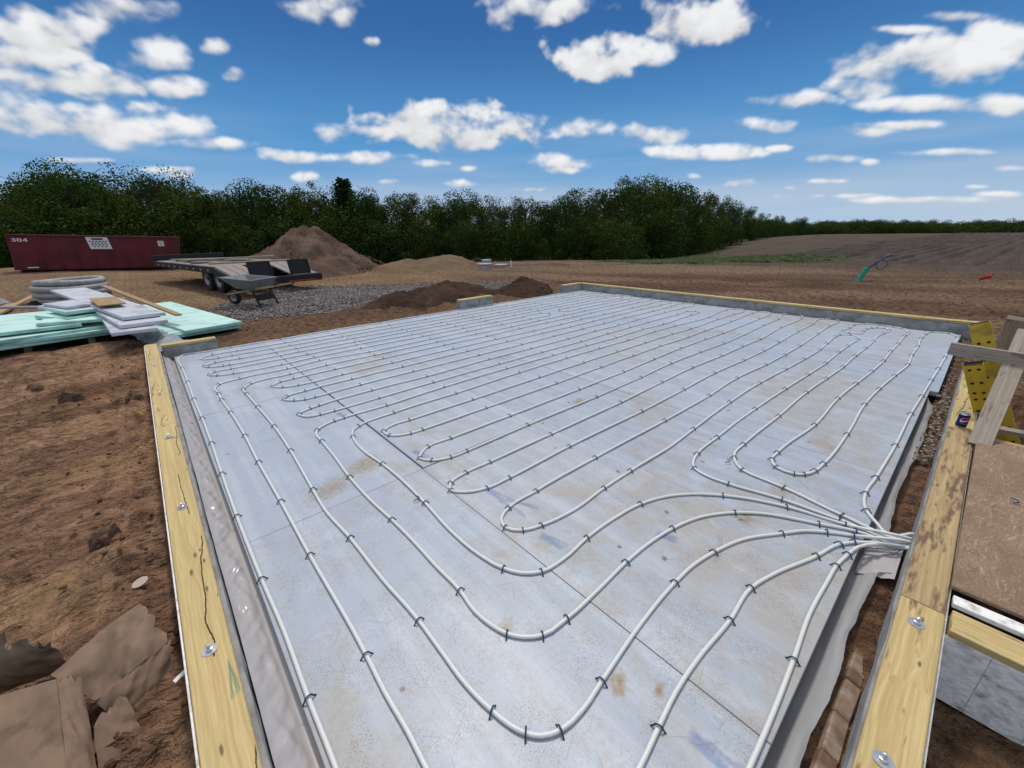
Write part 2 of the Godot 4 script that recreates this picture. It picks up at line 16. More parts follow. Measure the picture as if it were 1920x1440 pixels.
var FARTREES := PackedFloat32Array([229.1,7.2,0.8,4,216,22.1,0.9,4.2,264.1,18.6,0.4,6.2,221.4,-12.5,1.1,4.7,231.6,-35.4,3.6,6.2,215.4,-5.9,1,5.2,248,20.7,1.3,4.7,229.9,-59.8,2.1,4.8,232.2,9.7,1.9,6.3,211.9,-73.7,3.9,4.2,217.8,-58.4,3.8,4.5,243.3,-54.2,3.9,6.5,249.4,26.8,0.4,6,236.7,-26.2,2.8,5.4,261.9,26.5,0.8,6.2,263.1,12.8,2.3,6.3,248.3,-10.1,0.7,4.1,243.3,19.2,2,4.7,221.9,-60.1,3,5.9,262.3,-21.5,2,4.4,224.9,-6.2,2.2,5.5,253.7,19.8,0.1,4.9,233.3,26.8,0.6,4.5,246.1,18.9,2.2,5.3,241.3,-45.7,1.4,4,212.6,-47.8,2.1,6.1,210.7,-46.2,2.2,4.8,219.2,-45.7,3.3,4.9,231.2,0,1.8,4.1,225.3,9.1,1.3,6.1,232.8,6.4,2,4.2,250.3,7,0.3,5.4,256.9,-14.7,2.9,6.2,238.6,-32.2,1.2,6.4,235,-36.9,3.6,5.3,220,9.3,1.6,5.7,223.2,-46.6,2.2,6.4,261.2,-27.8,3.5,6,236.2,0.6,1.5,5,262.1,28.6,1,4.4,217.1,-74.8,3.4,5.4,239.7,-53.4,2.4,6.4,252.3,-58.9,3.9,4.4,259.3,10.8,1.1,5.6,252,-18,1.2,5.7,237.9,12.1,1.8,5.2,225.4,-67.7,3.8,4.2,243.8,-17,1.3,5.6,241.7,5.6,1.7,4,246.4,-42.7,4.1,5.7,223.2,10.6,2.4,5.3,240,-20.9,1.2,5.9,256.3,-63.5,2.1,5.2,230.4,20.4,1.5,6.4,250.3,-47.5,3.5,4.2,236.4,-24,1.2,4.1,250.7,-54.7,3.3,4.2,258,13.4,0.9,4.7,239.3,-78,3.3,6.3,242.8,-71.2,2.1,4.9,245.1,-51.4,3.1,5.2,235.2,-9.9,1,4.6,227.7,5.2,1.6,4.5,231.1,-81.1,3.4,5.5,233.9,14.9,1.8,4.3,252.8,-36.4,3.5,4.2,223.2,-67.4,2.6,4.6,258.8,-22.1,2.4,4.6,222.8,-5.5,2.8,4.7,248.4,-61.9,2.9,4.4,248,23.1,0.8,6.3,241.9,-65.8,3.9,5.2,227.9,-22.9,1.4,5.2,229.4,-42.9,3,5.6,215.1,0.7,1.9,5.9,257,-12.5,0.7,4.4,213.8,-30.4,2.1,4,214,-23.6,2.9,5.8,238.9,-78.4,4.9,5.6,236.6,-9.2,0.7,6.2,214.5,-47.3,2.5,6.1,237.3,-55.4,2.6,6,228.2,-8.4,1,4.1,257.6,5.7,1.9,6.3,242.1,24.8,1.9,5.1,232.4,6.5,1.3,4.4,249.2,9.4,0.7,5.8,238.8,-20.6,3.2,5.1,224.8,-16.5,1.5,5.1,231.6,9.4,1.9,4.3,218,14.9,2,4.3,232,-41.2,2.9,4.5,256.5,0.4,0.9,4.4,207.2,-65.3,4.6,5.5,249.8,-78.6,2,4.9,247.3,21.8,0.3,5.8,216.9,-19,2,4.6,256.4,-46.5,2.1,4.3,223.8,-72.5,2.8,5.3,213.9,-29.5,1.8,4.5,236.2,10.2,2.1,5.8,262.5,-1,0.7,6.4,211.4,-75.2,3.3,4.9,245,-28,1.8,5.7,261.5,27.2,0.5,6.5,258.1,19.4,0.9,5.1,235.3,-36.9,1.3,5.3,241.8,-36.1,1.8,4.1,256.3,11.4,0.9,4.3,243.9,-1.6,1.8,5.4,260.4,-4.5,0.5,4.3,208.1,-56.6,3.4,5.3,247.8,11.9,0.6,6.4,217.2,-34.8,3.7,6,254.2,20.3,0.8,4.7,214.4,17.7,1.9,5.6,207.2,-75.8,3.2,5.3,242.4,-83.5,4.7,4.9,219.5,17.4,0.4,5.3,248.5,-8.1,2.5,4.1,239.8,-10.5,1.1,5.8,207.8,-63.7,4.6,4.4,217.8,4.2,0.9,5.5,248.7,9.5,2,4,215.7,-70.4,4.3,4.1,235.6,-51.8,2.4,4.7,203.8,-70.6,2.2,5.8,247.4,-48,1.5,5.5,252.3,24.4,2,5.9,240.5,-59.9,2.2,6.1,218,17.5,1.8,4,261.5,-13.5,1.5,6.3,261.7,22.3,2.1,4.8,222.4,-29.1,2.7,5.1,240.2,-14.8,1.2,5.8,212.5,-39.1,1.4,6,236.1,11.9,0.6,4.5,251.4,22.8,0.2,4.1,262.6,13.3,2.2,4.4,248.9,28.2,1.9,5.7,243.2,-22.2,2.4,5.2,245.3,28.5,1.2,5.9,239.6,12.6,0.8,5.6,235.4,7.9,2.5,5.6,222.6,0.8,1.8,6,221.3,-57,2.3,6.4,216.4,-51.8,1.9,5.4,225.2,0.9,2.7,6.2,219.7,14.2,0.9,4.1,255.4,22.9,1.2,6.1,244.4,-40,1.4,4.2,217.9,26.9,0.1,4.6,257.2,-31,1.5,6.1,253.9,-35.1,3.3,5.4,262.2,-35.1,2.7,5.3,248.7,-3.9,2.7,5.1,241.8,30.3,1,4.7,231,-78.6,2.7,4.9,216.2,-38.8,3.4,5.1,236.1,18.1,1.5,5.3,226,-17.5,2.5,6.4,262.9,16.5,0.5,6.5,218.5,2.8,1.8,6.1,245.2,-26.2,2.9,6.2,247.2,-27.4,1,6.1,237,5,1.4,4.4,234.2,-53.4,3.6,5.6,242,12,1.2,4.3,230.2,-3,1,4.1,256.2,-53.2,3.9,5.3])

var M := {}          # materials
var used_names := {}
var rng := RandomNumberGenerator.new()
var bumps := FastNoiseLite.new()
var lumps := FastNoiseLite.new()
var fine := FastNoiseLite.new()
var streak := FastNoiseLite.new()

# ------------------------------------------------------------------ mesh collecting
class MB:
	var v := PackedVector3Array()
	var n := PackedVector3Array()
	var uv := PackedVector2Array()
	var c := PackedColorArray()
	var i := PackedInt32Array()
	var col := Color(1, 1, 1)
	var tinted := false

	func vert(p: Vector3, nn: Vector3, t := Vector2.ZERO) -> int:
		v.append(p); n.append(nn); uv.append(t); c.append(col)
		return v.size() - 1

	func tri(a: int, b: int, d: int) -> void:
		var f := (v[d] - v[a]).cross(v[b] - v[a])
		if f.dot(n[a] + n[b] + n[d]) < 0.0:
			i.append_array([a, d, b])
		else:
			i.append_array([a, b, d])

	func face(pts: Array, out_dir: Vector3, uvs: Array = []) -> void:
		var nn: Vector3 = (pts[2] - pts[0]).cross(pts[1] - pts[0]).normalized()
		if nn.dot(out_dir) < 0.0:
			nn = -nn
		var s := v.size()
		for k in pts.size():
			vert(pts[k], nn, uvs[k] if uvs.size() > k else Vector2(pts[k].x + pts[k].y * 0.3, pts[k].z + pts[k].y))
		for k in range(1, pts.size() - 1):
			tri(s, s + k, s + k + 1)

	# chamfered box; u runs along the longest side, in metres
	func box(at: Vector3, size: Vector3, basis := Basis(), bevel := 0.004) -> void:
		var h := size * 0.5
		var b: float = minf(bevel, minf(h.x, minf(h.y, h.z)) * 0.45)
		var axes := [Vector3.RIGHT, Vector3.UP, Vector3.BACK]
		var hs := [h.x, h.y, h.z]
		var shift := Vector2(at.x * 0.37 + at.z * 0.11, at.z * 0.53 + at.y * 0.71)
		for k in 3:
			var p: int = (k + 1) % 3
			var q: int = (k + 2) % 3
			if hs[q] > hs[p]:
				var w := p
				p = q
				q = w
			for s in [-1.0, 1.0]:
				var pts := []
				var uvs := []
				for e in [[-1, -1], [1, -1], [1, 1], [-1, 1]]:
					var pu: float = e[0] * (hs[p] - b)
					var qu: float = e[1] * (hs[q] - b)
					pts.append(at + basis * (axes[k] * (s * hs[k]) + axes[p] * pu + axes[q] * qu))
					uvs.append(Vector2(pu, qu) + shift)
				face(pts, basis * (axes[k] * s), uvs)
		for k in 3:                                            # edges along axis k
			var p: int = (k + 1) % 3
			var q: int = (k + 2) % 3
			for s in [-1.0, 1.0]:
				for t in [-1.0, 1.0]:
					var pts := []
					for e in [[-1, 0], [1, 0], [1, 1], [-1, 1]]:
						var a: float = hs[p] if e[1] == 0 else hs[p] - b
						var d: float = hs[q] - b if e[1] == 0 else hs[q]
						pts.append(at + basis * (axes[k] * (e[0] * (hs[k] - b)) + axes[p] * (s * a) + axes[q] * (t * d)))
					face(pts, basis * (axes[p] * s + axes[q] * t))
		for s in [-1.0, 1.0]:
			for t in [-1.0, 1.0]:
				for w in [-1.0, 1.0]:
					face([at + basis * Vector3(s * h.x, t * (h.y - b), w * (h.z - b)), at + basis * Vector3(s * (h.x - b), t * h.y, w * (h.z - b)), at + basis * Vector3(s * (h.x - b), t * (h.y - b), w * h.z)], basis * Vector3(s, t, w))

	# bar between two points with a width (across, level) and a thickness
	func bar(a: Vector3, b: Vector3, wide: float, thick: float, up := Vector3.UP, bevel := 0.003) -> void:
		var f := (b - a).normalized()
		var side := f.cross(up).normalized()
		var u := side.cross(f).normalized()
		box((a + b) * 0.5, Vector3((b - a).length(), thick, wide), Basis(f, u, side), bevel)

	func tube(path: PackedVector3Array, r: float, sides := 8, closed := false, caps := true) -> void:
		var count := path.size()
		var s := v.size()
		var last_u := Vector3.UP
		for k in count:
			var f: Vector3
			if closed:
				f = path[(k + 1) % count] - path[(k - 1 + count) % count]
			else:
				f = path[mini(k + 1, count - 1)] - path[maxi(k - 1, 0)]
			f = f.normalized()
			if absf(f.dot(last_u)) > 0.99:
				last_u = Vector3.RIGHT if absf(f.x) < 0.9 else Vector3.FORWARD
			var side := f.cross(last_u).normalized()
			var u := side.cross(f).normalized()
			last_u = u
			for j in sides:
				var a := TAU * j / sides
				var d := side * cos(a) + u * sin(a)
				vert(path[k] + d * r, d, Vector2(float(k) / count, float(j) / sides))
		var rings := count if closed else count - 1
		for k in rings:
			var k2 := (k + 1) % count
			for j in sides:
				var j2 := (j + 1) % sides
				tri(s + k * sides + j, s + k2 * sides + j, s + k2 * sides + j2)
				tri(s + k * sides + j, s + k2 * sides + j2, s + k * sides + j2)
		if caps and not closed:
			for e in [0, count - 1]:
				var d := (path[0] - path[1]).normalized() if e == 0 else (path[count - 1] - path[count - 2]).normalized()
				var ring := []
				for j in sides:
					ring.append(v[s + e * sides + j])
				face(ring, d)

	func lathe(profile: Array, at: Vector3, sides := 20, basis := Basis()) -> void:   # [[radius, height], ...]
		for k in profile.size() - 1:
			var a: Array = profile[k]
			var b: Array = profile[k + 1]
			var s := v.size()
			var dn := Vector2(b[1] - a[1], a[0] - b[0]).normalized()
			for j in sides + 1:
				var t := TAU * j / sides
				var d := Vector3(cos(t), 0, sin(t))
				var nn := basis * (d * dn.x + Vector3.UP * dn.y)
				vert(at + basis * (d * a[0] + Vector3.UP * a[1]), nn, Vector2(float(j) / sides, 1.0 - float(k) / (profile.size() - 1)))
				vert(at + basis * (d * b[0] + Vector3.UP * b[1]), nn, Vector2(float(j) / sides, 1.0 - float(k + 1) / (profile.size() - 1)))
			for j in sides:
				tri(s + j * 2, s + j * 2 + 1, s + j * 2 + 3)
				tri(s + j * 2, s + j * 2 + 3, s + j * 2 + 2)

	# slab with any outline (seen from above, convex or nearly so), between two heights per corner
	func slab(top: Array, thick: float) -> void:
		var low := []
		for p in top:
			low.append(p - Vector3.UP * thick)
		face(top, Vector3.UP)
		face(low, Vector3.DOWN)
		var mid := Vector3.ZERO
		for p in top:
			mid += p / top.size()
		for k in top.size():
			var k2 := (k + 1) % top.size()
			face([top[k], top[k2], low[k2], low[k]], (top[k] + top[k2]) * 0.5 - mid)

	func mesh(m: Material) -> ArrayMesh:
		var a := []
		a.resize(Mesh.ARRAY_MAX)
		a[Mesh.ARRAY_VERTEX] = v
		a[Mesh.ARRAY_NORMAL] = n
		a[Mesh.ARRAY_TEX_UV] = uv
		if tinted:
			a[Mesh.ARRAY_COLOR] = c
		a[Mesh.ARRAY_INDEX] = i
		var r := ArrayMesh.new()
		r.add_surface_from_arrays(Mesh.PRIMITIVE_TRIANGLES, a)
		r.surface_set_material(0, m)
		return r


func numbered(called: String) -> String:
	var k: int = used_names.get(called, 0)
	used_names[called] = k + 1
	return called if k == 0 else "%s_%03d" % [called, k]

func put(mesh: Mesh, called: String, parent: Node3D = null) -> MeshInstance3D:
	var o := MeshInstance3D.new()
	o.mesh = mesh
	if parent == null:
		o.name = numbered(called)
		add_child(o)
	else:
		o.name = called
		parent.add_child(o, true)
	return o

func part(mb: MB, called: String, m: Material, parent: Node3D) -> MeshInstance3D:
	return put(mb.mesh(m), called, parent)

func tag(o: Node3D, label: String, category: String, group := "", kind := "") -> Node3D:
	if label: o.set_meta("label", label)
	if category: o.set_meta("category", category)
	if group: o.set_meta("group", group)
	if kind: o.set_meta("kind", kind)
	return o

func thing(called: String, label: String, category: String, at := Vector3.ZERO, turn := 0.0, group := "") -> Node3D:
	var o := Node3D.new()
	o.name = numbered(called)
	add_child(o)
	o.position = at
	o.rotation.y = turn
	tag(o, label, category, group)
	return o

func single(mb: MB, called: String, m: Material, label: String, category: String, group := "") -> MeshInstance3D:
	var o := put(mb.mesh(m), called)
	tag(o, label, category, group)
	return o

# ------------------------------------------------------------------ materials
func lin(r: float, g: float, b: float) -> Color:
	return Color(r, g, b).linear_to_srgb()

func mat(called: String, color: Color, rough := 0.8, metal := 0.0) -> StandardMaterial3D:
	var m := StandardMaterial3D.new()
	m.resource_name = called
	m.albedo_color = color
	m.roughness = rough
	m.metallic = metal
	M[called] = m
	return m

func noise_tex(seed_: int, freq: float, stops: Array, size := 512, octaves := 5, type := FastNoiseLite.TYPE_SIMPLEX_SMOOTH, gain := 0.55) -> NoiseTexture2D:
	var f := FastNoiseLite.new()
	f.noise_type = type
	f.seed = seed_
	f.frequency = freq
	f.fractal_octaves = octaves
	f.fractal_gain = gain
	var t := NoiseTexture2D.new()
	t.width = size
	t.height = size
	t.seamless = true
	t.seamless_blend_skirt = 0.25
	t.noise = f
	if stops:
		var g := Gradient.new()
		var offs := PackedFloat32Array()
		var cols := PackedColorArray()
		for s in stops:
			offs.append(s[0])
			cols.append(s[1])
		g.offsets = offs
		g.colors = cols
		t.color_ramp = g
	return t

func grey(x: float) -> Color:
	return Color(x, x, x)

func triplanar(m: StandardMaterial3D, tex: Texture2D, metres: float, world := true) -> void:
	m.albedo_texture = tex
	m.uv1_triplanar = true
	m.uv1_world_triplanar = world
	m.uv1_scale = Vector3.ONE / metres

func relief(m: StandardMaterial3D, tex: Texture2D, cm: float) -> void:
	m.heightmap_enabled = true
	m.heightmap_texture = tex
	m.heightmap_scale = cm

# sawn timber: grain along u; a few knots; patches of mud where asked
func wood_image(seed_: int, light: Color, dark: Color, knots: int, mud: float, w := 512, h := 128) -> Image:
	var im := Image.create(w, h, false, Image.FORMAT_RGB8)
	var a := FastNoiseLite.new()
	a.seed = seed_
	a.frequency = 0.02
	a.fractal_octaves = 4
	var r := RandomNumberGenerator.new()
	r.seed = seed_
	var spots := []
	for k in knots:
		spots.append(Vector3(r.randf() * w, r.randf_range(0.15, 0.85) * h, r.randf_range(3.0, 7.0)))
	for y in h:
		for x in w:
			var bend := 0.0
			var knot := 0.0
			for s in spots:
				var dx: float = absf(x - s.x)
				dx = minf(dx, w - dx)
				if dx < 60.0:
					var dy: float = y - s.y
					var q := exp(-(dx * dx) / 500.0) * exp(-absf(dy) / 22.0)
					bend += q * 9.0 * signf(dy)
					knot = maxf(knot, 1.0 - sqrt(dx * dx * 0.55 + dy * dy) / s.z)
			var g := a.get_noise_2d(x * 0.12, (y + bend) * 3.1)
			var rings := 0.5 + 0.5 * sin((y + bend + a.get_noise_2d(x * 0.1, 90.0) * 16.0) * 0.62)
			var t := clampf(0.44 + g * 0.7 - rings * 0.2 + a.get_noise_2d(x * 1.1 + 500.0, y * 16.0) * 0.45, 0.0, 1.0)
			var c := dark.lerp(light, t)
			if knot > 0.0:
				c = c.lerp(dark.darkened(0.5), minf(1.0, knot * 1.8) * 0.8)
			if mud > 0.0:
				var q := a.get_noise_2d(x * 0.35 + 300.0, y * 0.9) * 0.75 + a.get_noise_2d(x * 1.4, y * 3.2 + 700.0) * 0.5
				c = c.lerp(Color(0.40, 0.31, 0.24), clampf((q - 0.26 + mud) * 2.2, 0.0, 0.85))
			im.set_pixel(x, y, c)
	return im

func wood(called: String, im: Image, long := 2.4, across := 0.3, rough := 0.75) -> StandardMaterial3D:
	var m := mat(called, Color.WHITE, rough)
	m.albedo_texture = ImageTexture.create_from_image(im)
	m.uv1_scale = Vector3(1.0 / long, 1.0 / across, 1)
	return m

func line_on(im: Image, a: Vector2, b: Vector2, wide: float, c: Color, wob := 0.0, seed_ := 1) -> void:
	var r := RandomNumberGenerator.new()
	r.seed = seed_
	var n := int((b - a).length() * 1.5) + 2
	var off := 0.0
	var drift := 0.0
	for k in n:
		drift = drift * 0.93 + r.randf_range(-wob, wob) * 0.16
		off += drift
		var p := a.lerp(b, float(k) / (n - 1)) + (b - a).orthogonal().normalized() * off
		var w := maxf(1.0, wide * r.randf_range(0.5, 1.1))
		for yy in range(int(p.y - w * 0.5), int(p.y + w * 0.5) + 1):
			for xx in range(int(p.x - w * 0.5), int(p.x + w * 0.5) + 1):
				if xx >= 0 and yy >= 0 and xx < im.get_width() and yy < im.get_height():
					im.set_pixel(xx, yy, im.get_pixel(xx, yy).lerp(c, c.a))

# the face of the insulation boards over the whole floor, one centimetre a pixel: print, scuffs, dried mud, marker
func floor_image() -> Image:
	var n := 1024
	var im := Image.create(n, n, false, Image.FORMAT_RGB8)
	var base := lin(0.46, 0.525, 0.62)
	var mudc := lin(0.46, 0.45, 0.43)
	var mudd := lin(0.36, 0.29, 0.22)
	var pale := lin(0.60, 0.65, 0.72)
	for y in n:
		var z := y * 0.01 - 8.2
		for x in n:
			var px := x * 0.01
			var near := clampf(1.25 - absf(px - 2.6) / 2.6, 0.0, 1.0) * clampf((z + 3.2) / 2.2, 0.0, 1.0)
			var far_ := clampf((px - 3.0) / 3.0, 0.0, 1.0) * clampf((z + 6.5) / 4.0, 0.0, 1.0) * 0.35
			var a := lumps.get_noise_2d(px * 1.6, z * 1.6)
			var b := fine.get_noise_2d(px * 9.0, z * 6.0)
			var s := streak.get_noise_2d(px * 26.0, z * 1.3)
			var c := base.lerp(pale, clampf(s * 0.9 + 0.15, 0.0, 0.55))
			c = c.lerp(mudc, clampf((a * 0.9 + b * 0.55 - 0.26 + near * 0.42 + far_ * 0.6) * 1.5, 0.0, 0.72))
			var q := bumps.get_noise_2d(px * 30.0, z * 22.0) * 0.6 + a * 0.5
			c = c.lerp(mudd, clampf((q - 0.50 + near * 0.14) * 2.0, 0.0, 0.35))
			im.set_pixel(x, y, c)
	var at := func(px: float, pz: float) -> Vector2: return Vector2(px * 100.0, (pz + 8.2) * 100.0)
	# rusty and ochre smears
	for s in [[0.92, -2.86, 9, 0.55], [0.63, -2.72, 10, 0.5], [3.12, -2.5, 6, 0.7], [2.45, -0.62, 5, 0.55], [2.9, -0.55, 6, 0.45], [3.9, -0.55, 9, 0.35], [2.0, -5.2, 16, 0.22], [2.35, -5.6, 14, 0.22], [3.6, -4.3, 10, 0.25], [1.02, -0.56, 3, 0.8], [1.12, -0.44, 2, 0.85], [0.84, -1.05, 3, 0.6], [4.1, -3.3, 9, 0.25]]:
		var p: Vector2 = at.call(s[0], s[1])
		var r: int = int(s[2])
		for yy in range(-r * 2, r * 2 + 1):
			for xx in range(-r * 2, r * 2 + 1):
				var q: float = 1.0 - Vector2(xx * 0.8 + yy * 0.35, yy).length() / (r * 1.6) + bumps.get_noise_2d(xx * 1.5 + r * 31.0, yy * 1.5 + s[0] * 100.0) * 0.7
				var X := int(p.x) + xx
				var Y := int(p.y) + yy
				if q > 0.1 and X >= 0 and Y >= 0 and X < n and Y < n:
					im.set_pixel(X, Y, im.get_pixel(X, Y).lerp(lin(0.30, 0.19, 0.08), clampf(q, 0.0, 1.0) * float(s[3])))
	# clay specks thrown off boots
	for k in 160:
		var X := rng.randf_range(0.1, 9.6)
		var Z := rng.randf_range(-7.8, -0.1)
		var near := clampf(1.2 - absf(X - 2.2) / 3.0, 0.08, 1.0) * clampf((Z + 4.5) / 3.0, 0.15, 1.0)
		if rng.randf() > near + lumps.get_noise_2d(X * 3.0, Z * 3.0) * 0.5:
			continue
		var p: Vector2 = at.call(X, Z)
		line_on(im, p, p + Vector2(rng.randf_range(-1.5, 1.5), rng.randf_range(-1.5, 1.5)), rng.randf_range(0.4, 1.2), Color(lin(0.20, 0.15, 0.11), rng.randf_range(0.25, 0.6)), 0.2, k)
	# knee and sole scrapes
	for k in 70:
		var X := rng.randf_range(0.2, 9.4)
		var Z := rng.randf_range(-7.6, -0.2)
		var p: Vector2 = at.call(X, Z)
		var d := Vector2.from_angle(rng.randf() * TAU) * rng.randf_range(5.0, 26.0)
		line_on(im, p, p + d, rng.randf_range(1.0, 2.0), Color(lin(0.36, 0.33, 0.30) if rng.randf() < 0.6 else pale, rng.randf_range(0.08, 0.22)), 0.7, k + 50)
	# blue print on the boards
	for s in [[1.43, -1.93, 1.44, -1.55], [1.38, -1.36, 1.40, -1.2], [1.31, -2.78, 1.33, -2.62], [1.05, -0.28, 1.04, -0.1], [1.12, -4.0, 1.14, -3.86], [1.9, -0.9, 1.92, -0.8]]:
		for k in 3:
			line_on(im, at.call(s[0] + k * 0.016, s[1]), at.call(s[2] + k * 0.012, s[3]), 1.6, Color(0.48, 0.55, 0.72, 0.16), 0.5, k + 3)
	return im

# fine print, dust, sole marks and specks, one repeat of 1.7 m
func speck_image(dirt: float) -> Image:
	var n := 1024
	var im := Image.create(n, n, false, Image.FORMAT_RGB8)
	var rid := FastNoiseLite.new()
	rid.seed = 91
	rid.frequency = 0.045
	rid.fractal_type = FastNoiseLite.FRACTAL_RIDGED
	rid.fractal_octaves = 2
	for y in n:
		var ey := minf(1.0, minf(y, n - 1 - y) / 60.0)
		for x in n:
			var e := ey * minf(1.0, minf(x, n - 1 - x) / 60.0)
			var patch := clampf(lumps.get_noise_2d(x * 0.012, y * 0.012) * 2.4 - 0.1, 0.0, 1.0) * e
			var g := 0.93 + rid.get_noise_2d(x, y) * 0.06 * patch + streak.get_noise_2d(x * 0.55, 7.0) * 0.028 + fine.get_noise_2d(x * 0.3, y * 0.3) * 0.03 * e
			var grit := clampf(lumps.get_noise_2d(x * 0.02 + 400.0, y * 0.02) * 1.6 + 0.05 + dirt, 0.0, 1.0) * e
			var sp := bumps.get_noise_2d(x * 1.15, y * 1.15) + fine.get_noise_2d(x * 0.9, y * 0.9) * 0.35
			var q := Color(g, g, g)
			if dirt > 0.0:
				var film := clampf(fine.get_noise_2d(x * 0.07 + 9.0, y * 0.07) * 1.1 + bumps.get_noise_2d(x * 0.45, y * 0.45) * 0.8 + lumps.get_noise_2d(x * 0.03, y * 0.03) * 0.7 + 0.1, 0.0, 1.0) * e
				q = q.lerp(Color(0.90, 0.84, 0.76), film * dirt * 1.2)
				q = q.lerp(Color(1.0, 1.0, 1.0), clampf(rid.get_noise_2d(x * 1.7 + 50.0, y * 1.7) * 1.4 - 0.45, 0.0, 0.8) * patch)
			if sp > 0.42 - grit * 0.16:
				q = q.lerp(Color(0.56, 0.52, 0.48), clampf((sp - 0.42 + grit * 0.16) * 5.0, 0.0, 0.5) * grit)
			im.set_pixel(x, y, q)
	var r := RandomNumberGenerator.new()
	r.seed = 17
	for k in 60:
		var p := Vector2(r.randf_range(60, n - 60), r.randf_range(60, n - 60))
		line_on(im, p, p + Vector2.from_angle(r.randf() * TAU) * r.randf_range(10, 60), 1.2, Color(0.82, 0.81, 0.80, 0.4), 0.15, k)
	return im

func panel_image(seed_: int) -> Image:       # strand board: flakes laid mostly one way, with dried mud trodden over
	var im := Image.create(512, 512, false, Image.FORMAT_RGB8)
	im.fill(lin(0.32, 0.22, 0.145))
	var r := RandomNumberGenerator.new()
	r.seed = seed_
	for k in 2600:
		var p := Vector2(r.randf() * 512, r.randf() * 512)
		var d := Vector2.from_angle(r.randfn(0.15, 0.3)) * r.randf_range(6, 30)
		var t := pow(r.randf(), 1.6)
		line_on(im, p, p + d, r.randf_range(1, 3.2), Color(lin(0.20 + t * 0.42, 0.14 + t * 0.30, 0.09 + t * 0.18), 0.65), 0.15, k)
	for y in 512:
		for x in 512:
			var q := lumps.get_noise_2d(x * 0.015, y * 0.02) * 0.5 + bumps.get_noise_2d(x * 0.5, y * 1.6) * 0.45 + fine.get_noise_2d(x * 0.8, y * 1.4) * 0.35
			im.set_pixel(x, y, im.get_pixel(x, y).lerp(lin(0.185, 0.120, 0.078), clampf(q * 1.1 + 0.55, 0.2, 0.93)))
	return im

